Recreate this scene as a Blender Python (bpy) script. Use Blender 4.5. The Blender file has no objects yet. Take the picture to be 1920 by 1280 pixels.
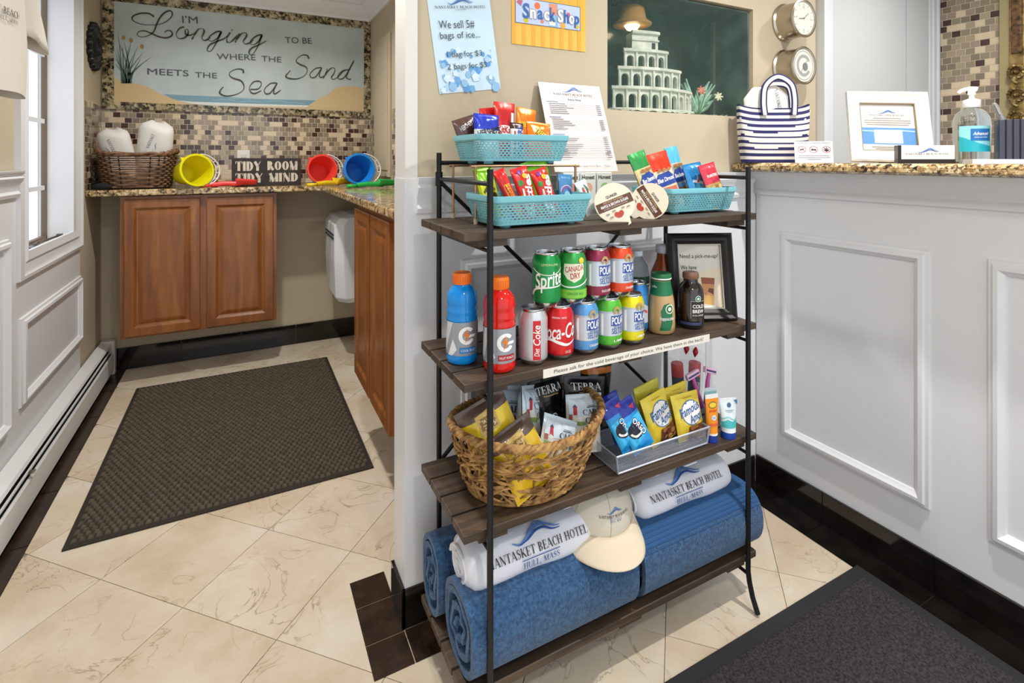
import bpy, bmesh, math, random
from math import sin, cos, pi, sqrt, atan2, radians as R
from mathutils import Vector, Matrix, Euler
random.seed(7)
scene = bpy.context.scene
COL = scene.collection

# ------------------------------------------------------------------ camera, world, lights, exposure
H = 1.22                     # eye height
F = 978.0                    # focal length in pixels of the 1920 px frame
YAW = math.atan((960 - 455) / F)
cam_d = bpy.data.cameras.new('camera'); cam = bpy.data.objects.new('camera', cam_d); COL.objects.link(cam)
cam_d.sensor_width = 36.0; cam_d.lens = 36.0 * F / 1920.0
cam_d.shift_y = -(640 - 298) / 1920.0
cam_d.clip_start = 0.05
cam.location = (0, 0, H); cam.rotation_euler = (R(90), 0, -YAW)
scene.camera = cam

world = bpy.data.worlds.new('world'); scene.world = world; world.use_nodes = True
bg = world.node_tree.nodes['Background']
bg.inputs[0].default_value = (0.86, 0.93, 1.0, 1); bg.inputs[1].default_value = 1.3

def disk_light(name, loc, power, size, col=(1, .97, .93), spread=150, target=None):
    d = bpy.data.lights.new(name, 'AREA'); d.shape = 'DISK'; d.size = size; d.energy = power; d.color = col; d.spread = R(spread)
    o = bpy.data.objects.new(name, d); COL.objects.link(o); o.location = loc
    if target: o.rotation_euler = (Vector(target) - Vector(loc)).to_track_quat('-Z', 'Y').to_euler()
    return o
disk_light('downlight_nook', (0.05, 2.66, 2.28), 13, .07)
disk_light('downlight_entry', (0.1, 1.25, 2.28), 8, .13)
disk_light('downlight_counter', (1.36, 0.50, 2.28), 16, .05)
disk_light('downlight_desk', (2.35, 0.75, 2.28), 7, .13)
disk_light('downlight_lobby', (0.35, -0.6, 2.28), 12, .14)

scene.view_settings.view_transform = 'Standard'; scene.view_settings.look = 'None'
scene.view_settings.gamma = 1; scene.view_settings.use_curve_mapping = False
scene.view_settings.exposure = 0.24

# ------------------------------------------------------------------ helpers
CY, SY = cos(YAW), sin(YAW)
def P(px, py, X=None, Y=None, Z=None):
    """world point seen at a pixel of the 1920x1280 photo on the plane X=, Y= or Z="""
    u = (px - 960) / F; v = (298 - py) / F
    dx, dy = SY + u * CY, CY - u * SY
    d = X / dx if X is not None else Y / dy if Y is not None else (Z - H) / v
    return Vector((d * dx, d * dy, H + d * v))
def mpp(px, Y):
    """metres per pixel at that column on the plane Y="""
    return Y / (CY - (px - 960) / F * SY) / F

def lin(h):
    h = h.lstrip('#'); c = [int(h[i:i+2], 16) / 255 for i in (0, 2, 4)]
    return tuple(x / 12.92 if x <= .04045 else ((x + .055) / 1.055) ** 2.4 for x in c) + (1,)
MATS = {}
def M(name, col='#808080', rough=.5, metal=0, col2=None, nscale=8, ndet=4, bump=0, bscale=40, trans=0, ior=1.45, coat=0,
      emit=None, estr=1, sheen=0, alpha=1, stretch=(1, 1, 1), spec=.5, ramp=(.35, .65), sss=0):
    if name in MATS: return MATS[name]
    m = bpy.data.materials.new(name); m.use_nodes = True; MATS[name] = m
    nt = m.node_tree; b = nt.nodes['Principled BSDF']
    b.inputs['Base Color'].default_value = lin(col); b.inputs['Roughness'].default_value = rough
    b.inputs['Metallic'].default_value = metal; b.inputs['Specular IOR Level'].default_value = spec
    b.inputs['Transmission Weight'].default_value = trans; b.inputs['IOR'].default_value = ior
    b.inputs['Coat Weight'].default_value = coat; b.inputs['Coat Roughness'].default_value = .08
    b.inputs['Sheen Weight'].default_value = sheen; b.inputs['Alpha'].default_value = alpha
    if sss: b.inputs['Subsurface Weight'].default_value = sss; b.inputs['Subsurface Scale'].default_value = .02
    if emit: b.inputs['Emission Color'].default_value = lin(emit); b.inputs['Emission Strength'].default_value = estr
    if col2 or bump:
        tc = nt.nodes.new('ShaderNodeTexCoord'); mp = nt.nodes.new('ShaderNodeMapping')
        mp.inputs['Scale'].default_value = stretch; nt.links.new(tc.outputs['Object'], mp.inputs[0])
    if col2:
        n = nt.nodes.new('ShaderNodeTexNoise'); n.inputs['Scale'].default_value = nscale; n.inputs['Detail'].default_value = ndet
        r = nt.nodes.new('ShaderNodeValToRGB'); r.color_ramp.elements[0].position, r.color_ramp.elements[1].position = ramp
        r.color_ramp.elements[0].color = lin(col); r.color_ramp.elements[1].color = lin(col2)
        nt.links.new(mp.outputs[0], n.inputs['Vector']); nt.links.new(n.outputs[0], r.inputs[0]); nt.links.new(r.outputs[0], b.inputs['Base Color'])
    if bump:
        n2 = nt.nodes.new('ShaderNodeTexNoise'); n2.inputs['Scale'].default_value = bscale; n2.inputs['Detail'].default_value = 3
        bp = nt.nodes.new('ShaderNodeBump'); bp.inputs['Strength'].default_value = bump; bp.inputs['Distance'].default_value = .004
        nt.links.new(mp.outputs[0], n2.inputs['Vector']); nt.links.new(n2.outputs[0], bp.inputs['Height']); nt.links.new(bp.outputs[0], b.inputs['Normal'])
    return m
_solid = {}
def C(col, rough=.45, metal=0, coat=0):
    k = (col, rough, metal, coat)
    if k not in _solid: _solid[k] = M('paint_%s_%d_%d_%d' % (col.lstrip('#'), rough * 100, metal * 100, coat * 100), col, rough, metal, coat=coat)
    return _solid[k]

def granite(name, cols, scale):
    m = bpy.data.materials.new(name); m.use_nodes = True; nt = m.node_tree; b = nt.nodes['Principled BSDF']
    tc = nt.nodes.new('ShaderNodeTexCoord'); v = nt.nodes.new('ShaderNodeTexVoronoi'); v.inputs['Scale'].default_value = scale; v.inputs['Randomness'].default_value = 1
    n = nt.nodes.new('ShaderNodeTexNoise'); n.inputs['Scale'].default_value = scale * .55; n.inputs['Detail'].default_value = 5; n.inputs['Roughness'].default_value = .7
    mx = nt.nodes.new('ShaderNodeMix'); mx.data_type = 'RGBA'; mx.inputs[0].default_value = .06
    nt.links.new(tc.outputs['Object'], n.inputs['Vector']); nt.links.new(tc.outputs['Object'], mx.inputs[6]); nt.links.new(n.outputs[1], mx.inputs[7])
    nt.links.new(mx.outputs[2], v.inputs['Vector'])
    sp = nt.nodes.new('ShaderNodeSeparateColor'); nt.links.new(v.outputs['Color'], sp.inputs[0])
    ad = nt.nodes.new('ShaderNodeMath'); ad.operation = 'MULTIPLY_ADD'; ml = nt.nodes.new('ShaderNodeMath'); ml.operation = 'MULTIPLY_ADD'; ml.inputs[1].default_value = .62; ml.inputs[2].default_value = -.52
    nt.links.new(sp.outputs[0], ml.inputs[0]); nt.links.new(n.outputs[0], ad.inputs[0]); ad.inputs[1].default_value = 1.5; nt.links.new(ml.outputs[0], ad.inputs[2])
    r = nt.nodes.new('ShaderNodeValToRGB'); els = r.color_ramp.elements
    while len(els) < len(cols): els.new(.5)
    for e, (p, c) in zip(els, cols): e.position = p; e.color = lin(c)
    nt.links.new(ad.outputs[0], r.inputs[0]); nt.links.new(r.outputs[0], b.inputs['Base Color']); b.inputs['Roughness'].default_value = .12
    MATS[name] = m; return m

class MB:
    """collects faces of one mesh"""
    def __init__(s): s.v = []; s.f = []; s.m = []
    def add(s, vs, fs, m=0):
        o = len(s.v); s.v += [tuple(v) for v in vs]
        for i, f in enumerate(fs): s.f.append(tuple(o + k for k in f)); s.m.append(m[i] if isinstance(m, (list, tuple)) else m)
        return s
    def box(s, x0, x1, y0, y1, z0, z1, m=0):
        vs = [(x, y, z) for z in (z0, z1) for y in (y0, y1) for x in (x0, x1)]
        return s.add(vs, [(0, 2, 3, 1), (4, 5, 7, 6), (0, 1, 5, 4), (2, 6, 7, 3), (0, 4, 6, 2), (1, 3, 7, 5)], m)
    def prism(s, poly, a0, a1, ax='x', m=0):
        """poly of 2D points extruded along an axis: x -> (y,z), y -> (x,z), z -> (x,y)"""
        def q(p, a): return (a, p[0], p[1]) if ax == 'x' else (p[0], a, p[1]) if ax == 'y' else (p[0], p[1], a)
        n = len(poly); vs = [q(p, a0) for p in poly] + [q(p, a1) for p in poly]
        fs = [tuple(range(n - 1, -1, -1)), tuple(range(n, 2 * n))] + [(i, (i + 1) % n, n + (i + 1) % n, n + i) for i in range(n)]
        return s.add(vs, fs, m)
    def tube(s, pts, r, n=8, m=0, closed=False, cap=True):
        pts = [Vector(p) for p in pts]; N = len(pts); rr = r if callable(r) else (lambda i: r)
        up = None; vs = []
        for i in range(N):
            a = pts[(i - 1) % N] if (closed or i > 0) else pts[i]; b = pts[(i + 1) % N] if (closed or i < N - 1) else pts[i]
            t = (b - a).normalized() if (b - a).length > 1e-9 else Vector((0, 0, 1))
            if up is None: up = Vector((0, 0, 1)) if abs(t.z) < .9 else Vector((1, 0, 0))
            x = up - t * up.dot(t)
            if x.length < 1e-6: x = Vector((1, 0, 0)) - t * t.x
            x.normalize(); y = t.cross(x); up = x
            for k in range(n):
                a_ = 2 * pi * k / n; vs.append(pts[i] + (x * cos(a_) + y * sin(a_)) * rr(i))
        fs = []
        for i in range(N if closed else N - 1):
            j = (i + 1) % N
            for k in range(n): fs.append((i * n + k, i * n + (k + 1) % n, j * n + (k + 1) % n, j * n + k))
        if cap and not closed: fs += [tuple(range(n - 1, -1, -1)), tuple((N - 1) * n + k for k in range(n))]
        return s.add(vs, fs, m)
    def lathe(s, prof, n=32, m=0, c=(0, 0, 0), sx=1, sy=1):
        """profile (r, z); m may list a material per segment"""
        vs = []; fs = []; ms = []
        for (r, z) in prof:
            for k in range(n): a = 2 * pi * k / n; vs.append((c[0] + r * sx * cos(a), c[1] + r * sy * sin(a), c[2] + z))
        for i in range(len(prof) - 1):
            for k in range(n):
                fs.append((i * n + k, i * n + (k + 1) % n, (i + 1) * n + (k + 1) % n, (i + 1) * n + k)); ms.append(m[i] if isinstance(m, (list, tuple)) else m)
        if prof[0][0] > 1e-6: fs.append(tuple(range(n - 1, -1, -1))); ms.append(m[0] if isinstance(m, (list, tuple)) else m)
        if prof[-1][0] > 1e-6: fs.append(tuple((len(prof) - 1) * n + k for k in range(n))); ms.append(m[-1] if isinstance(m, (list, tuple)) else m)
        return s.add(vs, fs, ms)
    def grid(s, f, nu, nv, m=0, cu=False, cv=False):
        vs = [f(i / nu, j / nv) for j in range(nv if cv else nv + 1) for i in range(nu if cu else nu + 1)]
        w = nu if cu else nu + 1; h = nv if cv else nv + 1; fs = []; ms = []
        for j in range(nv):
            for i in range(nu):
                fs.append((j * w + i, j * w + (i + 1) % w, ((j + 1) % h) * w + (i + 1) % w, ((j + 1) % h) * w + i))
                ms.append(m((i + .5) / nu, (j + .5) / nv) if callable(m) else m)
        return s.add(vs, fs, ms)
    def mesh(s, name, mats, smooth=None, merge=0, recalc=True):
        me = bpy.data.meshes.new(name); me.from_pydata(s.v, [], s.f)
        for mt in mats: me.materials.append(mt)
        me.polygons.foreach_set('material_index', s.m)
        if merge or recalc:
            bm = bmesh.new(); bm.from_mesh(me)
            if merge: bmesh.ops.remove_doubles(bm, verts=bm.verts, dist=merge)
            if recalc: bmesh.ops.recalc_face_normals(bm, faces=bm.faces)
            bm.to_mesh(me); bm.free()
        if smooth is not None:
            me.polygons.foreach_set('use_smooth', [True] * len(me.polygons)); me.set_sharp_from_angle(angle=R(smooth))
        me.update(); return me
    def build(s, name, mats, parent=None, smooth=None, merge=0, recalc=True, bevel=0, solid=0):
        if not isinstance(mats, (list, tuple)): mats = [mats]
        o = bpy.data.objects.new(name, s.mesh(name, mats, smooth, merge, recalc)); COL.objects.link(o); o.parent = parent
        if solid: md = o.modifiers.new('solid', 'SOLIDIFY'); md.thickness = solid; md.offset = 0
        if bevel: md = o.modifiers.new('bevel', 'BEVEL'); md.width = bevel; md.segments = 2; md.limit_method = 'ANGLE'; md.harden_normals = False
        return o

def tag(o, label=None, cat=None, group=None, kind=None):
    if label: o['label'] = label
    if cat: o['category'] = cat
    if group: o['group'] = group
    if kind: o['kind'] = kind
    return o
def thing(name, label, cat, loc=(0, 0, 0), rot=(0, 0, 0), group=None):
    o = bpy.data.objects.new(name, None); COL.objects.link(o); o.empty_display_size = .03
    o.location = loc; o.rotation_euler = rot; return tag(o, label, cat, group)
def struct(o): return tag(o, kind='structure')
def inst(name, mesh, parent, loc=(0, 0, 0), rot=(0, 0, 0)):
    o = bpy.data.objects.new(name, mesh); COL.objects.link(o); o.parent = parent; o.location = loc; o.rotation_euler = rot; return o
def smoothpath(pts, n=6, closed=False):
    """Catmull-Rom through the points"""
    pts = [Vector(p) for p in pts]; N = len(pts); out = []
    for i in range(N if closed else N - 1):
        g = lambda k: pts[k % N] if closed else pts[max(0, min(N - 1, k))]
        a, b, c, d = g(i - 1), g(i), g(i + 1), g(i + 2)
        for k in range(n):
            t = k / n; out.append(.5 * ((2 * b) + (c - a) * t + (2 * a - 5 * b + 4 * c - d) * t * t + (3 * b - a - 3 * c + d) * t ** 3))
    if not closed: out.append(pts[-1])
    return out

# ------------------------------------------------------------------ flat shapes and lettering (2D), laid onto surfaces
def rect(x0, x1, y0, y1): return ([(x0, y0), (x1, y0), (x1, y1), (x0, y1)], [(0, 1, 2, 3)])
def poly(pts): return (list(pts), [tuple(range(len(pts)))])
def disc(cx, cy, rx, ry=None, n=20): ry = ry or rx; return poly([(cx + rx * cos(2 * pi * k / n), cy + ry * sin(2 * pi * k / n)) for k in range(n)])
def ring(cx, cy, rx, ry, ix, iy, a0=0, a1=360, n=28):
    vs = []; 
    for k in range(n + 1):
        a = R(a0 + (a1 - a0) * k / n); vs += [(cx + rx * cos(a), cy + ry * sin(a)), (cx + ix * cos(a), cy + iy * sin(a))]
    return (vs, [(2 * k, 2 * k + 2, 2 * k + 3, 2 * k + 1) for k in range(n)])
def stroke(pts, w):
    """ribbon along 2D points; w a width or a function of 0..1"""
    ps = [Vector((p[0], p[1])) for p in pts]; n = len(ps); vs = []
    for i, p in enumerate(ps):
        t = ps[min(i + 1, n - 1)] - ps[max(i - 1, 0)]; t = t.normalized() if t.length > 0 else Vector((1, 0)); nrm = Vector((-t.y, t.x))
        ww = (w(i / (n - 1)) if callable(w) else w) / 2; vs += [tuple(p + nrm * ww), tuple(p - nrm * ww)]
    return (vs, [(2 * i, 2 * i + 1, 2 * i + 3, 2 * i + 2) for i in range(n - 1)])
def curve2(pts, w, n=8, closed=False): return stroke([(p.x, p.y) for p in smoothpath([(a, b, 0) for a, b in pts], n, closed)], w)
def join(*shapes):
    V, Fs = [], []
    for v, f in shapes: o = len(V); V += list(v); Fs += [tuple(o + k for k in q) for q in f]
    return (V, Fs)
def place(s, x=0, y=0, rot=0, sc=1, scy=None):
    c, n = cos(rot), sin(rot); scy = scy or sc
    return ([(x + (a * sc) * c - (b * scy) * n, y + (a * sc) * n + (b * scy) * c) for a, b in s[0]], s[1])
def fit(s, h=None, w=None, center=True):
    xs = [p[0] for p in s[0]]; ys = [p[1] for p in s[0]]; x0, x1, y0, y1 = min(xs), max(xs), min(ys), max(ys)
    ky = h / (y1 - y0) if h else w / (x1 - x0); kx = w / (x1 - x0) if w else ky
    return ([((a - (x0 + x1) / 2) * kx, (b - (y0 + y1) / 2) * ky) for a, b in s[0]], s[1])
_tc = {}
def T(txt, h=None, w=None, bold=0, shear=0, space=1):
    """built-in sans lettering, centred, overall height h and/or width w"""
    k = (txt, bold, shear, space)
    if k not in _tc:
        cu = bpy.data.curves.new('t', 'FONT'); cu.body = txt; cu.offset = bold; cu.shear = shear; cu.space_character = space; cu.resolution_u = 3
        o = bpy.data.objects.new('t', cu); COL.objects.link(o); me = bpy.data.meshes.new_from_object(o)
        _tc[k] = ([(v.co.x, v.co.y) for v in me.vertices], [tuple(p.vertices) for p in me.polygons])
        bpy.data.objects.remove(o); bpy.data.curves.remove(cu); bpy.data.meshes.remove(me)
    return fit(_tc[k], h, w)
def glyph(ch, th=.15, tn=.055, sf=.05):
    """serif capitals from thick and thin strokes; returns shape, advance width"""
    S = []
    def ln(a, b, w): S.append(stroke([a, b], w))
    def V_(x, y0=0, y1=1, w=None): ln((x, y0), (x, y1), w or th)
    def H_(x0, x1, y, w=None): ln((x0, y), (x1, y), w or tn)
    def sr(x, y, w=.13):
        if sf: H_(x - w, x + w, y, sf)
    b, t = .025, .975
    if ch == 'N': V_(.12, w=tn); ln((.1, 1), (.68, 0), th); V_(.68, w=tn); sr(.12, b); sr(.06, t, .08); sr(.68, t); W = .8
    elif ch == 'A': ln((.06, 0), (.37, 1), tn); ln((.36, 1), (.7, 0), th); H_(.17, .58, .34); sr(.06, b, .1); sr(.7, b); W = .76
    elif ch == 'T': V_(.36); H_(.02, .7, t); ln((.04, 1), (.03, .76), tn); ln((.68, 1), (.69, .76), tn); sr(.36, b); W = .72
    elif ch == 'S': S.append(curve2([(.46, .72), (.44, .9), (.28, 1 - tn / 2), (.12, .88), (.12, .7), (.28, .55), (.44, .42), (.46, .2), (.3, tn / 2), (.13, .06), (.08, .26)], lambda q: tn + (th - tn) * max(0, 1 - abs(q - .5) * 2.6), 5)); W = .56
    elif ch == 'K': V_(.14); ln((.2, .4), (.6, 1), tn); ln((.28, .54), (.66, 0), th); sr(.14, b); sr(.14, t); sr(.6, t, .1); sr(.66, b, .1); W = .74
    elif ch in 'EFL':
        V_(.14); sr(.14, t); sr(.14, b)
        if ch != 'L': H_(.14, .54, t); ln((.53, 1), (.54, .76), tn); H_(.14, .42, .5); ln((.42, .62), (.42, .38), tn)
        if ch != 'F': H_(.14, .56, b); ln((.55, 0), (.57, .26), tn)
        W = .62
    elif ch == 'B': V_(.14); sr(.1, t, .1); sr(.1, b, .1); S.append(ring(.26, .75, .28, .25, .28 - th, .25 - tn, -90, 90)); S.append(ring(.28, .26, .32, .26, .32 - th, .26 - tn, -90, 90)); H_(.14, .28, t); H_(.14, .28, .5); H_(.14, .28, b); W = .66
    elif ch == 'P': V_(.14); sr(.14, b); sr(.1, t, .1); S.append(ring(.27, .73, .3, .27, .3 - th, .27 - tn, -90, 90)); H_(.14, .28, t); H_(.14, .28, .48); W = .62
    elif ch == 'R': V_(.14); sr(.14, b); sr(.1, t, .1); S.append(ring(.26, .75, .28, .25, .28 - th, .25 - tn, -90, 90)); H_(.14, .28, t); H_(.14, .3, .52); ln((.3, .52), (.64, 0), th); sr(.68, b, .07); W = .72
    elif ch == 'D': V_(.14); sr(.1, t, .1); sr(.1, b, .1); S.append(ring(.26, .5, .44, .5, .44 - th, .5 - tn, -90, 90)); H_(.14, .28, t); H_(.14, .28, b); W = .76
    elif ch == 'C': S.append(ring(.4, .5, .36, .5, .36 - th, .5 - tn, 48, 312)); ln((.64, .93), (.64, .68), tn); W = .7
    elif ch == 'G': S.append(ring(.4, .5, .36, .5, .36 - th, .5 - tn, 48, 320)); V_(.64, .05, .42); H_(.5, .74, .42); W = .76
    elif ch == 'O': S.append(ring(.4, .5, .38, .5, .38 - th, .5 - tn)); W = .8
    elif ch == 'H': V_(.14); V_(.62); H_(.14, .62, .52); [sr(x, y) for x in (.14, .62) for y in (b, t)]; W = .78
    elif ch == 'U': V_(.14, .3); V_(.62, .3, 1, tn); S.append(ring(.37, .3, .3, .3, .3 - th * .8, .3 - tn, 180, 360)); sr(.14, t); sr(.62, t, .1); W = .76
    elif ch == 'M': V_(.12, w=tn); ln((.12, 1), (.45, 0), th); ln((.45, 0), (.78, 1), tn); V_(.78); sr(.12, b, .1); sr(.78, b); sr(.06, t, .08); sr(.82, t, .1); W = .94
    elif ch == 'I': V_(.16); sr(.16, b); sr(.16, t); W = .34
    elif ch == 'Y': ln((.06, 1), (.36, .48), th); ln((.66, 1), (.36, .48), tn); V_(.36, 0, .5); sr(.36, b); sr(.06, t, .1); sr(.66, t, .1); W = .72
    elif ch == ',': ln((.1, .1), (.04, -.16), th * .8); W = .22
    elif ch == "'": ln((.1, 1), (.06, .76), th * .7); W = .2
    else: return ([], []), .34
    return join(*S), W
def SER(txt, h=None, w=None, th=.15, tn=.055, sf=.05, gap=.07):
    x = 0; S = []
    for ch in txt:
        g, a = glyph(ch, th, tn, sf)
        if g[0]: S.append(place(g, x, 0))
        x += a + gap
    return fit(join(*S), h, w)
def refine(s, maxlen):
    bm = bmesh.new(); vs = [bm.verts.new((a, b, 0)) for a, b in s[0]]
    for f in s[1]:
        try: bm.faces.new([vs[k] for k in f])
        except ValueError: pass
    bmesh.ops.triangulate(bm, faces=bm.faces)
    for _ in range(5):
        es = [e for e in bm.edges if e.calc_length() > maxlen]
        if not es: break
        bmesh.ops.subdivide_edges(bm, edges=es, cuts=1)
        bmesh.ops.triangulate(bm, faces=[f for f in bm.faces if len(f.verts) > 3])
    bm.verts.index_update(); r = ([(v.co.x, v.co.y) for v in bm.verts], [tuple(v.index for v in f.verts) for f in bm.faces]); bm.free(); return r
def decal(name, items, fmap, parent, maxlen=None, off=.0006, step=.0003):
    """items: (shape, material), later items lie on top; fmap(x, y, offset) -> local point"""
    mb = MB(); mats = []
    for i, (s, mt) in enumerate(items):
        if mt not in mats: mats.append(mt)
        if maxlen: s = refine(s, maxlen)
        mb.add([fmap(a, b, off + i * step) for a, b in s[0]], s[1], mats.index(mt))
    return mb.build(name, mats, parent, recalc=False)
def onplane(y0=0): return lambda x, y, o: (x, y0 - o, y)           # front of a thing that faces -Y
def oncyl(rf): 
    def f(x, y, o):
        r = (rf(y) if callable(rf) else rf) + o; a = x / r; return (r * sin(a), -r * cos(a), y)
    return f
def profr(prof):
    def f(z):
        for (r0, z0), (r1, z1) in zip(prof, prof[1:]):
            if min(z0, z1) <= z <= max(z0, z1) and z1 != z0: return r0 + (r1 - r0) * (z - z0) / (z1 - z0)
        return prof[0][0]
    return f
def wave_logo(w):
    """crest of three wave lines, centred, w wide"""
    a = curve2([(-.5, .0), (-.36, -.08), (-.2, .02), (-.02, .2), (.14, .24), (.26, .16), (.2, .2)], lambda q: .02 + .07 * sin(pi * min(1, q * 1.05)), 6)
    b = curve2([(-.4, -.1), (-.2, -.03), (.0, .11), (.18, .13), (.34, .02), (.5, .0)], lambda q: .012 + .05 * sin(pi * q), 6)
    c = curve2([(-.02, .26), (.1, .33), (.24, .2), (.4, .08), (.52, .05)], lambda q: .012 + .04 * sin(pi * q), 6)
    return [place(x, 0, -.02 * w, 0, w, .62 * w) for x in (a, b, c)]
# ------------------------------------------------------------------ surface materials
def posnodes(nt, scale=(1, 1, 1), rnd=10.0):
    g = nt.nodes.new('ShaderNodeNewGeometry'); oi = nt.nodes.new('ShaderNodeObjectInfo'); ml = nt.nodes.new('ShaderNodeMath'); ml.operation = 'MULTIPLY'; ml.inputs[1].default_value = rnd
    nt.links.new(oi.outputs['Random'], ml.inputs[0]); va = nt.nodes.new('ShaderNodeVectorMath'); va.operation = 'ADD'
    nt.links.new(g.outputs['Position'], va.inputs[0]); nt.links.new(ml.outputs[0], va.inputs[1])
    mp = nt.nodes.new('ShaderNodeMapping'); mp.inputs['Scale'].default_value = scale; nt.links.new(va.outputs[0], mp.inputs[0]); return mp, oi
def ramp(nt, src, stops):
    r = nt.nodes.new('ShaderNodeValToRGB'); e = r.color_ramp.elements
    while len(e) < len(stops): e.new(.5)
    for k, (p, c) in zip(e, stops): k.position = p; k.color = lin(c)
    nt.links.new(src, r.inputs[0]); return r
def mixc(nt, fac, a, b, mode='MIX'):
    x = nt.nodes.new('ShaderNodeMix'); x.data_type = 'RGBA'; x.blend_type = mode
    if isinstance(fac, float): x.inputs[0].default_value = fac
    else: nt.links.new(fac, x.inputs[0])
    nt.links.new(a, x.inputs[6]); nt.links.new(b, x.inputs[7]); return x.outputs[2]
def marble():
    m = bpy.data.materials.new('cream_marble'); m.use_nodes = True; nt = m.node_tree; b = nt.nodes['Principled BSDF']; mp, oi = posnodes(nt)
    n1 = nt.nodes.new('ShaderNodeTexNoise'); n1.inputs['Scale'].default_value = 3.5; n1.inputs['Detail'].default_value = 8; n1.inputs['Roughness'].default_value = .62; nt.links.new(mp.outputs[0], n1.inputs[0])
    base = ramp(nt, n1.outputs[0], [(.28, '#c5b095'), (.5, '#d6c7b0'), (.72, '#e0d7c9')])
    n2 = nt.nodes.new('ShaderNodeTexNoise'); n2.inputs['Scale'].default_value = 5; n2.inputs['Detail'].default_value = 9; n2.inputs['Distortion'].default_value = 1.6; nt.links.new(mp.outputs[0], n2.inputs[0])
    vein = ramp(nt, n2.outputs[0], [(.488, '#000000'), (.5, '#ffffff'), (.512, '#000000')])
    n4 = nt.nodes.new('ShaderNodeTexNoise'); n4.inputs['Scale'].default_value = 4; nt.links.new(mp.outputs[0], n4.inputs[0])
    gate = ramp(nt, n4.outputs[0], [(.44, '#000000'), (.62, '#d0d0d0')]); vg = mixc(nt, 1.0, vein.outputs[0], gate.outputs[0], 'MULTIPLY')
    n3 = nt.nodes.new('ShaderNodeTexNoise'); n3.inputs['Scale'].default_value = 2.2; n3.inputs['Detail'].default_value = 5; nt.links.new(mp.outputs[0], n3.inputs[0])
    rust = ramp(nt, n3.outputs[0], [(.6, '#000000'), (.76, '#909090')])
    vc = nt.nodes.new('ShaderNodeRGB'); vc.outputs[0].default_value = lin('#85704e'); rc = nt.nodes.new('ShaderNodeRGB'); rc.outputs[0].default_value = lin('#c68e4c')
    c = mixc(nt, rust.outputs[0], base.outputs[0], rc.outputs[0]); c = mixc(nt, vg, c, vc.outputs[0]); nt.links.new(c, b.inputs['Base Color'])
    b.inputs['Roughness'].default_value = .22; return m
def wood(name, stops, scale, rough=.45, coat=0, bump=.15):
    m = bpy.data.materials.new(name); m.use_nodes = True; nt = m.node_tree; b = nt.nodes['Principled BSDF']; mp, oi = posnodes(nt, scale, 3.0)
    n = nt.nodes.new('ShaderNodeTexNoise'); n.inputs['Scale'].default_value = 1; n.inputs['Detail'].default_value = 6; n.inputs['Distortion'].default_value = .6; nt.links.new(mp.outputs[0], n.inputs[0])
    r = ramp(nt, n.outputs[0], stops); nt.links.new(r.outputs[0], b.inputs['Base Color']); b.inputs['Roughness'].default_value = rough; b.inputs['Coat Weight'].default_value = coat; b.inputs['Coat Roughness'].default_value = .15
    bp = nt.nodes.new('ShaderNodeBump'); bp.inputs['Strength'].default_value = bump; bp.inputs['Distance'].default_value = .002; nt.links.new(n.outputs[0], bp.inputs['Height']); nt.links.new(bp.outputs[0], b.inputs['Normal']); return m
MARBLE = marble()
GROUT = M('grout', '#8c8272', .9)
BLACKTILE = M('black_stone_tile', '#0f0d0c', .09, col2='#1e1916', nscale=14, coat=.3)
BROWNTILE = M('dark_brown_floor_tile', '#241a13', .22, col2='#38291f', nscale=22)
BEIGE = M('beige_wall_paint', '#bfb299', .75, bump=.04, bscale=220)
WHITE = M('white_semigloss_paint', '#dfe0e3', .38)
WHITEF = M('white_flat_paint', '#dedcd8', .6)
CEIL = M('ceiling_paint', '#e8e6e2', .8)
GRAN = granite('speckled_granite', [(.22, '#1d1712'), (.36, '#6a543a'), (.5, '#a9895a'), (.68, '#cfb384'), (.9, '#e2d2ae')], 85)
GRAN2 = granite('granite_frame_stone', [(.25, '#1f1a14'), (.4, '#5a4f38'), (.55, '#8d7f60'), (.72, '#b3a482'), (.92, '#cdbf9d')], 62)
CABW = wood('cherry_cabinet_wood', [(.3, '#794316'), (.55, '#915521'), (.75, '#a6692e')], (26, 26, 3), .35, .25, .05)
SHELFW = wood('stained_shelf_wood', [(.25, '#2b211a'), (.5, '#423327'), (.7, '#584533'), (.85, '#6d563f')], (3.5, 46, 46), .5, 0, .25)
IRON = M('black_iron', '#1a1a1c', .42, metal=.3)
CHROME = M('brushed_nickel', '#b8aea0', .24, metal=1)
COPPER = M('copper_wire', '#b08a68', .3, metal=.9)

# ------------------------------------------------------------------ room shell
XL, YB, YP, XN, XC, XR, ZC = -.72, 3.73, 1.34, .80, 1.73, 3.05, 2.30   # left wall, back wall, partition face, nook right wall, counter face, far right wall, ceiling
XPL = .38                                                              # free end of the partition
floor = struct(MB().box(-.9, 3.2, -1.6, 3.85, -.05, -.003).build('floor', GROUT))
def clip(poly_, x0, x1, y0, y1):
    for ax, lim, sg in ((0, x0, 1), (0, x1, -1), (1, y0, 1), (1, y1, -1)):
        out = []
        for i in range(len(poly_)):
            a, b = poly_[i - 1], poly_[i]; da, db = (a[ax] - lim) * sg, (b[ax] - lim) * sg
            if (da < 0) != (db < 0): t = da / (da - db); out.append((a[0] + (b[0] - a[0]) * t, a[1] + (b[1] - a[1]) * t))
            if db >= 0: out.append(b)
        poly_ = out
        if not poly_: break
    return poly_
stp = .2215; g = .0014
full = MB().prism([(0, -stp + g), (stp - g, 0), (0, stp - g), (-stp + g, 0)], -.02, 0, 'z').mesh('tile', [MARBLE])
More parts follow.
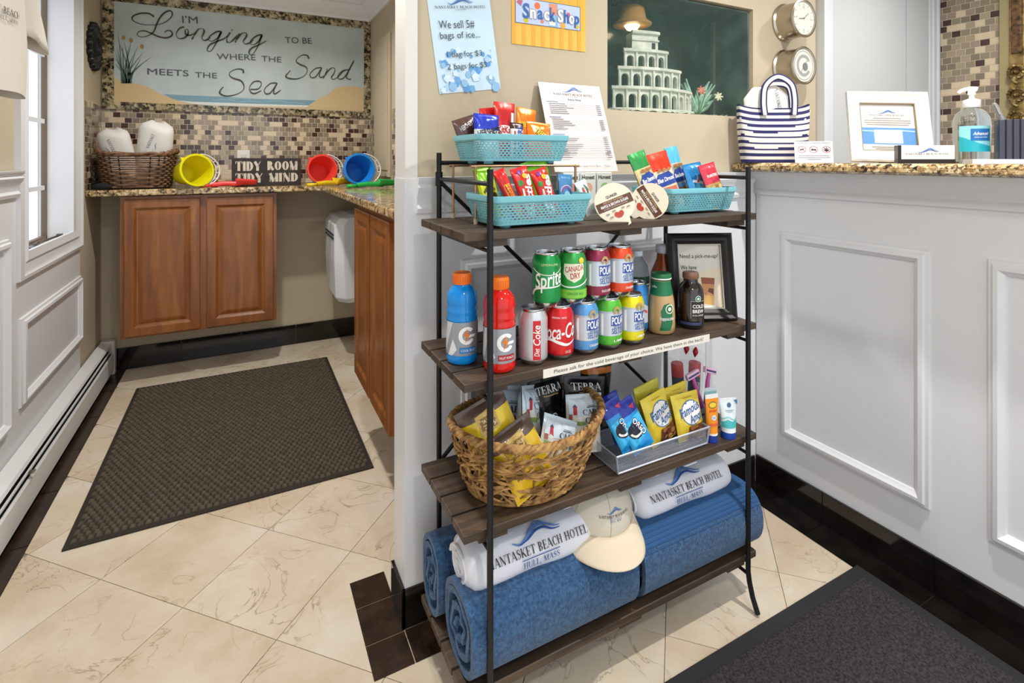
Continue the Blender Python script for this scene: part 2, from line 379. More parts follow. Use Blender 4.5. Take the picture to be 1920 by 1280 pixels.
for i in range(-14, 15):
    for j in range(-14, 15):
        cx, cy = -.145 + stp * (i + j) , 1.672 + stp * (j - i) + stp
        pl = [(cx, cy - stp + g), (cx + stp - g, cy), (cx, cy + stp - g), (cx - stp + g, cy)]
        cp = clip(pl, -.60, 1.62, -1.5, 3.715)
        if len(cp) < 3 or (cx > 1.1 and cy > 1.7): continue
        inside = all(-.60 <= p[0] <= 1.62 and -1.5 <= p[1] <= 3.715 for p in pl)
        if inside: inst('tile', full, floor, (cx, cy, 0))
        else:
            area = abs(sum(cp[k - 1][0] * cp[k][1] - cp[k][0] * cp[k - 1][1] for k in range(len(cp)))) / 2
            if area > 2e-4: inst('tile', MB().prism([(p[0] - cx, p[1] - cy) for p in cp], -.02, 0, 'z').mesh('tile', [MARBLE]), floor, (cx, cy, 0))
# dark border tiles set into the floor
def border(x0, x1, y0, y1, z=.0012, mat=None): MB().box(x0 + .001, x1 - .001, y0 + .001, y1 - .001, -.02, z).build('border_tile', mat or BROWNTILE, floor)
y = 3.71
while y > -1.2: border(-.715, -.60, y - .308, y, .001); y -= .31
for (a, b) in ((1.448, 1.546), (1.326, 1.448), (1.228, 1.326)): border(.272, .372 if a > 1.3 else .372, a, b)
x = .372
while x < 1.6: border(x, min(x + .315, 1.62), 1.228, 1.328, mat=BROWNTILE if x < .6 else BLACKTILE); x += .315
y = 1.34
while y > -.6: border(1.62, 1.728, max(y - (.268 if y > 1.3 else .318), -.7), y, mat=BLACKTILE); y -= (.268 if y > 1.3 else .318)

wall_left = MB()
wy0, wy1, wz0, wz1 = 2.55, 3.14, .838, 2.12          # window opening
for (a, b, c, d) in ((-.9, wy0, 0, ZC), (wy1, YB + .1, 0, ZC), (wy0, wy1, 0, wz0), (wy0, wy1, wz1, ZC)): wall_left.box(XL - .12, XL, a, b, c, d)
wall_left = struct(wall_left.build('wall_left', BEIGE))
wains = MB()
for (a, b, c, d) in ((-.9, 2.449, .0, 1.165), (2.449, 3.272, 0, .79)): wains.box(XL - .001, XL + .006, a, b, c, d)
wains.build('wainscot', WHITE, wall_left)
wall_back = struct(MB().box(XL - .12, XN + .12, YB, YB + .1, 0, ZC).build('wall_back', BEIGE))
wall_nook = struct(MB().box(XN, XN + .1, 1.435, YB, 0, ZC).build('wall_nook', BEIGE))
tx0, tx1, tz0, tz1 = 1.035, 1.722, 1.378, 1.787       # tank opening
wc = MB()
for (a, b, c, d) in ((XPL, tx0, 0, ZC), (tx1, XR + .1, 0, ZC), (tx0, tx1, 0, tz0), (tx0, tx1, tz1, ZC)): wc.box(a, b, YP, YP + .095, c, d)
wall_center = struct(wc.build('wall_center', BEIGE))
MB().box(XPL - .005, 1.73, YP - .006, YP + .1, 0, 1.168).build('wainscot', WHITE, wall_center)
MB().box(XPL - .003, XPL + .03, YP - .003, YP + .098, 1.168, ZC).build('corner_casing', WHITEF, wall_center)
wall_right = struct(MB().box(XR, XR + .1, -1.2, YP, 0, ZC).build('wall_right', M('mosaic_grout', '#b6a893', .9)))
ceiling = struct(MB().box(-.84, 3.15, -1.0, 3.83, ZC, ZC + .06).build('ceiling', CEIL))

def moulding(prof, path, mat, name, parent, closed=False):
    """prof: (offset out of the wall, offset across); path: list of (point, out, across) frames, mitred"""
    mb = MB(); n = len(prof); vs = []
    for p, o, a in path:
        for (q, r) in prof: vs.append(Vector(p) + Vector(o) * q + Vector(a) * r)
    fs = []
    L = len(path)
    for i in range(L if closed else L - 1):
        j = (i + 1) % L
        for k in range(n): fs.append((i * n + k, i * n + (k + 1) % n, j * n + (k + 1) % n, j * n + k))
    if not closed: fs += [tuple(range(n)), tuple((L - 1) * n + k for k in range(n))]
    return mb.add(vs, fs).build(name, mat, parent, smooth=35)
PANEL = [(0, 0), (.007, .002), (.009, .010), (.016, .014), (.018, .024), (.010, .030), (.006, .036), (0, .038)]
def panel_frame(corners, out, mat, parent, name='panel_moulding', prof=PANEL):
    """picture-frame moulding; corners in order, profile runs inward from the outer edge"""
    c = [Vector(p) for p in corners]; ctr = sum(c, Vector()) / 4; path = []
    for i in range(4):
        e1 = (c[i - 1] - c[i]).normalized(); e2 = (c[(i + 1) % 4] - c[i]).normalized(); path.append((c[i], out, e1 + e2))
    return moulding(prof, path, mat, name, parent, True)
RAIL = [(0, 0), (.010, .0), (.014, .012), (.008, .022), (.010, .044), (.018, .055), (.024, .068), (.016, .076), (.024, .084), (.026, .094), (0, .094)]
# left wall trim
t = struct(moulding(RAIL, [((XL + .006, -.9, 1.085), (1, 0, 0), (0, 0, 1)), ((XL + .006, 2.449, 1.085), (1, 0, 0), (0, 0, 1))], WHITE, 'trim_1', None))
for (a, b, c, d) in ((2.475, 3.268, .323, .645), (1.35, 2.375, .29, .947)):
    panel_frame([(XL + .006, a, c), (XL + .006, b, c), (XL + .006, b, d), (XL + .006, a, d)], (1, 0, 0), WHITE, wall_left)
# partition trim
struct(moulding(RAIL, [((.405, YP - .006, 1.078), (0, -1, 0), (0, 0, 1)), ((1.70, YP - .006, 1.078), (0, -1, 0), (0, 0, 1))], WHITE, 'trim_2', None))
panel_frame([(.53, YP - .006, .28), (1.5, YP - .006, .28), (1.5, YP - .006, .945), (.53, YP - .006, .945)], (0, -1, 0), WHITE, wall_center)
# crown moulding
CROWN = [(0, 0), (.012, 0), (.014, .018), (.03, .032), (.05, .06), (.062, .075), (.066, .092), (.085, .098), (.088, .118), (0, .118)]
struct(moulding(CROWN, [((XL, YB, 2.183), (0, -1, 0), (0, 0, 1)), ((XN, YB, 2.183), (-1, -1, 0), (0, 0, 1)), ((XN, 1.45, 2.183), (-1, 0, 0), (0, 0, 1))], M('crown_paint', '#efeff1', .45), 'trim_3', None))

# window in the left wall
win = thing('window_1', None, None); tag(win, kind='structure')
CAS = [(0, 0), (.018, .004), (.022, .018), (.016, .03), (.013, .075), (.018, .085), (.014, .1), (0, .1)]
panel_frame([(XL, wy0 - .1, wz0 - .06), (XL, wy1 + .13, wz0 - .06), (XL, wy1 + .13, wz1 + .1), (XL, wy0 - .1, wz1 + .1)], (1, 0, 0), WHITE, win, 'window_casing',
            [(0, 0), (.018, .004), (.024, .02), (.016, .032), (.014, .062), (.02, .07), (.016, .082), (.012, .1), (0, .1)])
jm = MB(); xg = XL - .085
jm.box(xg - .03, XL + .012, wy1 - .004, wy1 + .03, wz0 + .002, wz1); jm.box(xg - .03, XL + .012, wy0 - .03, wy0 + .004, wz0 + .002, wz1); jm.box(xg - .03, XL + .012, wy0, wy1, wz1 - .004, wz1 + .03)
jm.build('window_jamb', WHITE, win)
MB().box(xg - .03, XL + .014, wy0, wy1, wz0 - .03, wz0 + .002).build('window_sill', M('worn_sill_wood', '#c9b18c', .6, col2='#e4dccb', nscale=14), win)
sash = MB()
for (a, b, c, d) in ((wy1 - .014, wy1, wz0, wz1), (wy0, wy0 + .014, wz0, wz1), (wy0, wy1, wz0, wz0 + .028), (wy0, wy1, wz1 - .03, wz1)): sash.box(xg - .02, xg + .0, a, b, c, d)
sash.build('sash', M('bronze_sash', '#6e5c4b', .5), win)
for k in range(4): z = wz0 + .24 + k * .305; MB().box(xg - .014, xg - .004, wy0 + .022, wy1 - .022, z, z + .02).build('muntin', WHITE, win)
MB().box(xg - .014, xg - .004, 2.86, 2.878, wz0 + .028, wz1 - .03).build('muntin', M('muntin_grey', '#b9c2cc', .4), win)
MB().box(xg - .018, xg - .015, wy0 + .02, wy1 - .02, wz0 + .02, wz1 - .02).build('pane', M('window_glass', '#f4fbff', .02, alpha=.06), win)
crank = MB(); crank.tube(smoothpath([(xg + .02, 2.86, wz0 + .012), (xg + .035, 2.88, wz0 + .03), (xg + .03, 2.96, wz0 + .022), (xg + .05, 3.04, wz0 + .03), (xg + .06, 3.075, wz0 + .03)], 5), .005, 8)
crank.box(xg + .012, xg + .04, 2.80, 2.88, wz0 + .002, wz0 + .02); crank.box(xg + .05, xg + .07, 3.06, 3.085, wz0 + .018, wz0 + .04)
crank.build('window_crank', M('crank_metal', '#6d6a68', .4, metal=.8), win, bevel=.002)
# house outside the window
ext = thing('neighbouring_house', 'pale clapboard house wall seen through the window', 'building', (-3.2, 5.2, 0))
sid = M('clapboard_paint', '#dfe9f2', .6)
for k in range(24): MB().prism([(0, k * .115 - .3), (.018, k * .115 - .3), (.004, k * .115 - .18), (0, k * .115 - .18)], -2.6, 3.0, 'y').build('clapboard', sid, ext)
MB().box(-.12, 0, -2.6, 3.0, -.3, 2.5).build('wall', sid, ext)

# mosaic splashbacks: every tile a piece
tcols = ['#482a24', '#93866f', '#857764', '#dcc7a8', '#ab9a7f', '#a08d7c']; wts = [.19, .2, .16, .2, .14, .11]
tmats = [M('mosaic_glass_%d' % i, c, .16, col2=None, coat=.5) for i, c in enumerate(tcols)]
TW, TH_ = .0365, .0308
tmesh = [MB().box(0, TW - .003, -.0025, .002, 0, TH_ - .003).mesh('tile', [m]) for m in tmats]
grout2 = M('mosaic_light_grout', '#ddd0ba', .9)
def mosaic(parent, org, along, L, Hh, n_single, order=None, seed=1):
    """along: 'x' on a Y wall (front -Y), '+y'/'-y' on an X wall"""
    rnd = random.Random(seed); rows = int(Hh / TH_ + .5); cells = []
    for r in range(rows):
        s = -(r % 2) * TW / 2
        while s < L - .004:
            a, b = max(s, 0), min(s + TW, L)
            if b - a > .006: cells.append((a, b - a, r, rnd.choices(range(6), wts)[0]))
            s += TW
    rz = {'x': 0, '+y': R(90), '-y': R(-90)}[along]; full_ = [c for c in cells if abs(c[1] - TW) < 1e-6]
    if order: full_.sort(key=order)
    single = set(id(c) for c in full_[:n_single]); rest = MB()
    for c in cells:
        a, w_, r, k = c
        if id(c) in single:
            p = Vector((a, 0, r * TH_)); p.rotate(Euler((0, 0, rz))); inst('tile', tmesh[k], parent, Vector(org) + p, (0, 0, rz))
        else: rest.box(a, a + w_ - .003, -.0025, .002, r * TH_, r * TH_ + TH_ - .003, k)
    if rest.f:
        o = rest.build('mosaic_tiles', tmats, parent); o.location = org; o.rotation_euler = (0, 0, rz); o['kind'] = 'stuff'
    g_ = MB().box(0, L, -.001, .001, 0, rows * TH_).build('grout_bed', grout2, parent); g_.location = org; g_.rotation_euler = (0, 0, rz)
def back_order(c):
    X = XL + .01 + c[0]; z = 1.062 + c[2] * TH_
    return X + (5 if (X < -.33 and z < 1.27) or (z < 1.23 and (-.3 < X < -.1 or -.06 < X < .33 or .33 < X < .6)) else 0)
mosaic(wall_back, (XL + .002, YB - .001, 1.062), 'x', XN - XL - .004, .447, 300, back_order, 3)
mosaic(wall_left, (XL + .001, 3.39, 1.062), '+y', YB - 3.395, .447, 0, None, 4)
mosaic(wall_nook, (XN - .001, YB - .002, 1.062), '-y', .17, .447, 0, None, 5)
mosaic(wall_nook, (XN - .001, 3.115, 1.062), '-y', 1.2, .447, 0, None, 6)
mosaic(wall_right, (XR - .001, YP - .002, 1.19), '-y', .44, .82, 300, None, 8)

# electrical panel door on the nook wall, outlet behind the tidy sign
ep = thing('electrical_panel', 'beige flush electrical panel door on the nook wall above the counter', 'panel', (XN - .002, 3.345, 1.1))
MB().box(-.012, 0, -.205, .205, .01, .89).build('frame', BEIGE, ep, bevel=.002)
MB().box(-.017, -.012, -.165, .165, .05, .84).build('door', BEIGE, ep, bevel=.002)
MB().box(-.021, -.017, -.16, -.14, .42, .48).build('latch', BEIGE, ep, bevel=.001)
oul = thing('wall_outlet', 'white outlet plate on the mosaic behind the tidy room sign', 'outlet', (.005, YB - .006, 1.16))
MB().box(-.036, .036, -.006, 0, 0, .115).build('plate', C('#f0ede6', .4), oul, bevel=.002)
for z in (.035, .08): MB().box(-.017, .017, -.009, -.006, z - .012, z + .012).build('socket', C('#e6e2d8', .4), oul, bevel=.002)

# baseboards of black stone tile
def baseboard(name, tiles):
    bb = thing(name, None, None); tag(bb, kind='structure')
    for t_ in tiles: MB().box(*t_).build('tile', BLACKTILE, bb, bevel=.0012)
x = XL + .07; tl = []
while x < XN: tl.append((x + .001, min(x + .32, XN), YB - .012, YB, .001, .125)); x += .321
baseboard('baseboard_back', tl)
baseboard('baseboard_partition', [(.367, .376, 1.328, 1.446, .001, .102)] + [(a + .001 if i else .367, a + .32, 1.328, 1.336, .001, .102) for i, a in enumerate((.367, .688, 1.009, 1.33))][:4] + [(1.651, 1.718, 1.328, 1.336, .001, .102)])
y = 1.327; tl = []
for ln in (.255, .317, .317, .317, .317): tl.append((1.72, 1.729, y - ln + .0015, y, .001, .106)); y -= ln
baseboard('baseboard_counter', tl)
# ------------------------------------------------------------------ reception counter
ctr = thing('reception_counter', 'white panelled reception counter front under the granite bar top', 'counter', (XC, 0, 0))
MB().box(0, .12, -.7, YP - .008, 0, 1.175).build('body', WHITE, ctr)
for (a, b) in ((.768, 1.228), (.02, .639)):
    panel_frame([(0, b, .227), (0, a, .227), (0, a, .96), (0, b, .96)], (-1, 0, 0), WHITE, ctr)
moulding([(0, 0), (.008, 0), (.011, .014), (.007, .022), (.009, .034), (.022, .05), (.045, .066), (.06, .072), (.064, .086), (0, .086)],
         [((0, -.7, 1.088), (-1, 0, 0), (0, 0, 1)), ((0, YP - .008, 1.088), (-1, 0, 0), (0, 0, 1))], WHITE, 'bed_moulding', ctr)
bar = MB().prism([(1.612, 1.176), (1.60, 1.184), (1.60, 1.197), (1.612, 1.207), (2.03, 1.207), (2.03, 1.176)], -.72, YP - .008, 'y').build('granite_bar_top', GRAN, smooth=50)
tag(bar, 'speckled gold granite bar top on the white reception counter', 'countertop')
# white flush panels with casings behind the counter
dr = thing('door_1', None, None, (0, YP, 0)); tag(dr, kind='structure')
FL = M('cool_white_panel', '#c8cacc', .5)
MB().box(2.20, 2.765, -.012, 0, .1, 2.2).build('panel', FL, dr); MB().box(2.768, 2.965, -.016, 0, .1, 2.2).build('panel', FL, dr)
for (a, s) in ((2.115, 1), (3.045, -1)):
    moulding([(0, 0), (.03, 0), (.034, .02), (.026, .028), (.026, .05), (.02, .056), (.02, .075), (.012, .085), (0, .085)], [((a, 0, 0), (0, -1, 0), (s, 0, 0)), ((a, 0, 2.25), (0, -1, 0), (s, 0, 0))], M('cool_white_trim', '#d3d7dc', .45), 'casing', dr)
# gold mirror on the far right wall
mir = thing('ornate_mirror', 'antique gold carved mirror on the mosaic wall behind the counter', 'mirror', (XR - .006, .912, 1.38))
GOLD = M('antique_gold', '#6b5531', .38, metal=.75, col2='#b39a66', nscale=30, bump=.5, bscale=60)
MB().box(-.03, 0, -.1, .165, -.02, .9).build('backing', M('pale_gold_edge', '#a89a72', .5), mir, bevel=.004)
MB().box(-.04, -.03, -.1, .07, .0, .9).build('glass', M('mirror_glass', '#e0e4e6', .03, metal=1), mir)
fr = MB().box(-.05, -.03, .07, .125, -.02, .9)
for z in (.02, .09, .155): fr.lathe([(0, 0), (.03, 0), (.032, .006), (.024, .012), (.014, .006), (.008, .016), (0, .018)], 18, 0, (0, 0, 0)); 
fr = MB().box(-.05, -.03, .07, .125, -.02, .9); fr.build('carved_stile', GOLD, mir, bevel=.006)
ros = MB()
for k, z in enumerate((.02, .12, .22)):
    for a in range(12):
        t0 = 2 * pi * a / 12; ros.tube([(-.055 - .004 * (b % 2), .098 + .026 * cos(t0 + b * .25), z + .026 * sin(t0 + b * .25)) for b in range(4)], .007, 6)
    ros.tube(smoothpath([(-.05, .098, z - .05), (-.062, .11, z - .035), (-.05, .098, z - .03)], 4), .008, 6)
    ros.tube([(-.05, .098, z), (-.068, .098, z)], lambda i: (.014, .004)[i], 10)
ros.build('rosette', GOLD, mir, smooth=50)
MB().box(-.058, -.05, .08, .115, .3, .9).build('dark_inlay', M('tortoise_inlay', '#3a2416', .4, col2='#7a5a38', nscale=60), mir, bevel=.003)

# ------------------------------------------------------------------ back nook: cabinets, granite worktop
def raised_door(mb_parent, x0, x1, z0, z1, name='door'):
    """raised-panel door facing -Y, back at y=0"""
    d = MB(); w, h = x1 - x0, z1 - z0; s = .056
    prof = [(0, 0), (.019, 0), (.021, .003), (.021, s - .012), (.014, s), (.013, s + .006), (.017, s + .022), (.018, s + .03)]
    rings = []
    for (o, i) in prof: rings.append([(x0 + i, -o, z0 + i), (x1 - i, -o, z0 + i), (x1 - i, -o, z1 - i), (x0 + i, -o, z1 - i)])
    vs = [p for r in rings for p in r]; fs = []
    for k in range(len(rings) - 1):
        for e in range(4): fs.append((k * 4 + e, k * 4 + (e + 1) % 4, (k + 1) * 4 + (e + 1) % 4, (k + 1) * 4 + e))
    fs += [(0, 3, 2, 1), tuple(len(vs) - 4 + e for e in range(4))]
    return d.add(vs, fs).build(name, CABW, mb_parent)
cab = thing('wall_cabinet', 'cherry wood double-door cabinet hung under the back counter', 'cabinet', (-.2, YB, .256))
MB().box(-.381, .381, -.281, -.001, 0, .762).build('body', CABW, cab); fo = MB()
for (a, b, c, d) in ((-.381, -.343, 0, .762), (.343, .381, 0, .762), (-.02, .02, .03, .735), (-.343, .343, 0, .03), (-.343, .343, .735, .762)): fo.box(a, b, -.30, -.281, c, d)
fo.build('face_frame', CABW, cab)
for (a, b) in ((-.362, -.013), (.02, .362)):
    o = raised_door(cab, a, b, .012, .745); o.location = (0, -.30, 0)
cab2 = thing('wall_cabinet', 'cherry wood cabinet on the nook side, half hidden behind the white partition', 'cabinet', (XN, 2.09, .256), (0, 0, R(-90)))
MB().box(-.32, .32, -.318, -.001, 0, .762).build('body', CABW, cab2); fo = MB()
for (a, b, c, d) in ((-.32, -.29, 0, .762), (.29, .32, 0, .762), (-.02, .02, .03, .735), (-.29, .29, 0, .03), (-.29, .29, .735, .762)): fo.box(a, b, -.335, -.318, c, d)
fo.build('face_frame', CABW, cab2)
for (a, b) in ((-.31, -.012), (.012, .31)):
    o = raised_door(cab2, a, b, .012, .745); o.location = (0, -.335, 0)
top = MB(); L = [(XL + .001, 3.385), (.43, 3.385), (.43, 1.437), (XN - .002, 1.437), (XN - .002, YB - .002), (XL + .001, YB - .002)]
wt = top.prism(L, 1.024, 1.057, 'z').build('granite_worktop', GRAN, bevel=.006)
tag(wt, 'L-shaped speckled granite worktop in the back nook', 'countertop')
# white appliance on the nook wall
app = thing('wall_appliance', 'white wall-mounted appliance box with dark slots under the nook counter', 'appliance', (XN, 3.43, .355))
ap = MB()
secs = [(.0, -.28, -.20, .19), (.03, -.305, -.215, .2), (.25, -.315, -.225, .21), (.47, -.315, -.23, .215), (.51, -.285, -.225, .21), (.528, -.22, -.21, .2)]
vs = []
for (z, xf, y0, y1) in secs: vs += [(0, y0, z), (xf + .045, y0, z), (xf, y0 + .05, z), (xf, y1 - .02, z), (0, y1, z)]
fs = [tuple(range(4, -1, -1)), tuple(range(25, 30))]
for k in range(5):
    for e in range(5): fs.append((k * 5 + e, k * 5 + (e + 1) % 5, k * 5 + 5 + (e + 1) % 5, k * 5 + 5 + e))
ap.add(vs, fs).build('casing', M('appliance_white', '#e9eaec', .3), app, bevel=.006)
for z in (.38, .402): MB().box(-.319, -.312, -.16, .16, z, z + .012).build('vent_slot', C('#2e3338', .4), app)

# painted beach sign in a granite frame
sx0, sx1, sz0, sz1 = -.658, .754, 1.550, 2.129
sg = thing('beach_sign', 'painted beach sign reading longing to be where the sand meets the sea, granite border', 'sign', (0, YB - .001, 0))
for (a, b, c, d, nm) in ((-.712, .798, sz1, 2.180, 0), (-.712, .798, 1.508, sz0, 0), (-.712, sx0, sz0, sz1, 0), (sx1, .798, sz0, sz1, 0)):
    MB().box(a, b, -.014, 0, c, d).build('stone_border', GRAN2, sg)
MB().box(sx0, sx1, -.010, 0, sz0, sz1).build('painted_panel', M('sign_sky_paint', '#b9c8c7', .5, col2='#c6d3d4', nscale=5), sg)
def S1(x, y):   # a point read off the photo, on the sign's own plane
    p = P(x, y, Y=YB - .012); return (p.x, p.z)
def zoomed(ox, oy, k): return lambda x, y: S1(ox + x / k, oy + y / k)
A = zoomed(230, 10, 6.857); B = zoomed(390, 80, 6.4); Cc = zoomed(200, 50, 8)
ink = C('#4a4136', .6); ink2 = C('#54595a', .6)
def scr(fn, pts, w0=.0035, w1=.0095, n=7, thick=None):
    q = smoothpath([(a, b, 0) for a, b in (fn(x, y) for x, y in pts)], n); N = len(q)
    wid = lambda s: w0 + (w1 - w0) * (.5 + .5 * sin(s * pi * 5 + 1)) if thick is None else w0 + (w1 - w0) * max(0, 1 - abs(s - thick) * 4)
    return stroke([(p.x, p.y) for p in q], wid)
script = [
 scr(A, [(405, 150), (340, 108), (230, 105), (130, 145), (140, 200), (250, 245), (400, 253), (520, 230), (610, 170), (640, 110), (610, 72), (545, 92), (480, 160), (435, 250), (400, 340), (330, 390), (240, 408), (190, 380), (210, 340), (280, 330), (370, 362), (470, 405), (570, 418), (635, 385), (625, 335), (570, 325), (540, 350)]),
 scr(A, [(790, 278), (730, 300), (690, 370), (720, 425), (790, 420), (840, 370), (835, 310), (805, 320), (815, 375), (870, 385), (910, 365)]),
 scr(A, [(975, 305), (930, 370), (890, 440)]), scr(A, [(915, 385), (975, 310), (1030, 305), (1048, 340), (1020, 410), (1040, 452), (1090, 440), (1130, 410)]),
 scr(A, [(1265, 335), (1200, 345), (1120, 400), (1105, 445), (1150, 462), (1220, 420), (1268, 340), (1215, 460), (1150, 570), (1105, 595), (1088, 565), (1120, 510), (1200, 470), (1320, 420), (1380, 350)]),
 scr(A, [(1380, 350), (1340, 430), (1350, 478), (1400, 465), (1480, 380)]), scr(A, [(1402, 312), (1408, 326)]),
 scr(A, [(1500, 365), (1460, 440), (1450, 480)]), scr(A, [(1465, 440), (1530, 365), (1585, 355), (1590, 400), (1550, 465), (1580, 498), (1640, 480), (1680, 440)]),
 scr(A, [(1795, 380), (1730, 390), (1650, 450), (1640, 495), (1690, 505), (1750, 460), (1790, 385), (1740, 520), (1680, 620), (1640, 635), (1625, 600), (1660, 550), (1750, 510), (1850, 455)]),
 scr(B, [(1210, 195), (1190, 155), (1130, 150), (1070, 190), (1060, 230), (1110, 265), (1170, 290), (1190, 340), (1150, 400), (1060, 435), (960, 425), (935, 395), (990, 335)]),
 scr(B, [(1360, 300), (1290, 310), (1225, 370), (1235, 415), (1290, 410), (1365, 300), (1335, 380), (1350, 418), (1390, 400)], .004, .007), scr(B, [(1430, 315), (1410, 370), (1380, 430)], .004, .007),
 scr(B, [(1395, 400), (1470, 310), (1520, 312), (1510, 370), (1480, 415), (1500, 440), (1560, 410), (1620, 345), (1690, 320)], .004, .007),
 scr(B, [(1690, 325), (1620, 335), (1560, 390), (1570, 435), (1640, 410), (1750, 215), (1680, 360), (1660, 420), (1700, 440), (1715, 430)], .004, .007),
 scr(B, [(425, 365), (415, 325), (345, 318), (270, 350), (260, 395), (310, 430), (390, 455), (430, 510), (420, 570), (340, 620), (220, 640), (145, 610), (150, 570), (185, 530)]),
 scr(B, [(510, 560), (600, 555), (640, 500), (620, 465), (550, 470), (500, 530), (510, 590), (560, 610), (640, 575)], .004, .008),
 scr(B, [(825, 485), (750, 490), (680, 555), (690, 610), (750, 600), (830, 485), (790, 570), (800, 615), (870, 570)], .004, .008)]
def word(txt, fn, x0, y0, x1, y1, h):
    a = Vector(fn(x0, y0)); b = Vector(fn(x1, y1)); s = fit(T(txt, 1), h, (b - a).length); return place(s, *((a + b) / 2), atan2(b.y - a.y, b.x - a.x))
words = [word("I'M", A, 765, 180, 965, 190, .045), word('TO BE', zoomed(150, 0, 3.2), 1230, 240, 1390, 246, .04), word('WHERE', B, 105, 165, 570, 178, .036),
         word('THE', B, 640, 190, 880, 205, .035), word('MEETS', Cc, 612, 670, 1230, 700, .037), word('THE', Cc, 1325, 722, 1655, 735, .033)]
sand = C('#d9bf92', .7); sea = C('#7ea3b4', .6); sea2 = C('#a9c3cc', .6); foam = C('#dfe2da', .6); grass = C('#62796e', .6); gr2 = C('#4c6257', .6); bud = C('#b08d4e', .6)
f3 = Cc; fb = B
dune1 = poly([f3(112, 760), f3(260, 830), f3(480, 860), f3(620, 900), f3(760, 990), f3(900, 1050), f3(1080, 1110), f3(1250, 1160), f3(1250, 1195), f3(112, 1145)])
seab = poly([f3(850, 1010), f3(1100, 1025), f3(1760, 1050), fb(600, 675), fb(1290, 692), fb(1200, 765), fb(0, 735), f3(1180, 1140), f3(1000, 1090)])
foamb = poly([f3(1040, 1105), f3(1300, 1125), f3(1760, 1140), fb(600, 735), fb(1220, 752), fb(1180, 775), fb(0, 752), f3(1300, 1160)])
beach = poly([f3(112, 1140), f3(1250, 1155), fb(0, 750), fb(1180, 762), fb(1865, 740), (sx1, sz0 + .002), (sx0, sz0 + .002)])
dune2 = poly([fb(1200, 755), fb(1310, 685), fb(1460, 600), fb(1550, 530), fb(1700, 520), fb(1862, 545), (sx1 - .001, sz0 + .004), fb(1240, 765)])
blades = []; tips = [(175, 110), (160, 330), (135, 400), (240, 300), (330, 310), (365, 240), (470, 300), (555, 380), (680, 450), (130, 480), (130, 560), (600, 500), (430, 400), (200, 260), (290, 330), (520, 470), (260, 220)]
for i, (tx, ty) in enumerate(tips):
    bx = 230 + i * 8.5; blades.append(curve2([f3(bx, 850), f3(bx + (tx - bx) * .25, 850 - (850 - ty) * .45), f3(tx, ty)], lambda q: .009 * (1.1 - q), 6))
buds = [disc(*f3(x, y), .009, .013) for x, y in ((255, 165), (368, 205), (530, 300))]
waves = [curve2([fb(x, y), fb(x + 120, y - 8), fb(x + 260, y + 4)], .003, 4) for x, y in ((60, 690), (380, 710), (700, 705), (900, 728), (250, 675))]
decal('painted_scene', [(beach, sand), (seab, sea), (join(*waves), sea2), (foamb, foam), (dune1, sand), (dune2, sand), (join(*blades[::2]), grass), (join(*blades[1::2]), gr2), (join(*buds), bud)], onplane(-.010), sg)
decal('script_lettering', [(s, ink) for s in script], onplane(-.0134), sg, step=.00003)
for w_ in words: decal('capital_lettering', [(w_, ink2)], onplane(-.0134), sg)

# black wall ornament
orn = thing('wall_medallion', 'round black carved wall medallion beside the window', 'ornament', (XL, 3.535, 1.826))
om = MB(); om.lathe([(0, 0), (.118, 0), (.12, .012), (.105, .022), (.085, .016), (.07, .03), (.055, .026), (.046, .012), (.03, .012), (.02, .022), (0, .024)], 40)
for k in range(16): a = 2 * pi * k / 16; om.lathe([(.018, 0), (.019, .014), (.012, .024), (0, .027)], 10, 0, (.115 * cos(a), .115 * sin(a), 0))
oo = om.build('disc', M('black_ornament', '#121212', .35, bump=.6, bscale=45), orn, smooth=40); oo.rotation_euler = (0, R(90), 0)

# baseboard heater along the left wall
ht = thing('baseboard_heater', 'long white metal baseboard heater along the left wall', 'heater', (XL + .007, 0, 0))
HW = M('heater_enamel', '#dcdddc', .35)
MB().box(0, .008, -.6, 3.66, .02, .185).build('back_plate', HW, ht)
MB().prism([(.0, .185), (.004, .19), (.05, .178), (.056, .168), (.052, .166), (.0, .178)], -.6, 3.655, 'y').build('top_hood', HW, ht)
MB().prism([(.056, .122), (.06, .126), (.066, .118), (.066, .03), (.06, .022), (.055, .03), (.06, .04), (.06, .112)], -.6, 3.655, 'y').build('front_cover', HW, ht)
MB().box(.01, .052, -.6, 3.65, .045, .135).build('fin_core', C('#17181a', .6), ht)
MB().box(.052, .058, -.6, 3.65, .138, .145).build('damper', HW, ht)
MB().box(0, .07, 3.655, 3.705, .0, .192).build('end_cap', M('cap_enamel', '#c9c4ba', .4), ht, bevel=.006)
for yy in (1.15, 2.35): MB().box(.056, .075, yy, yy + .02, .138, .144).build('clip', CHROME, ht)

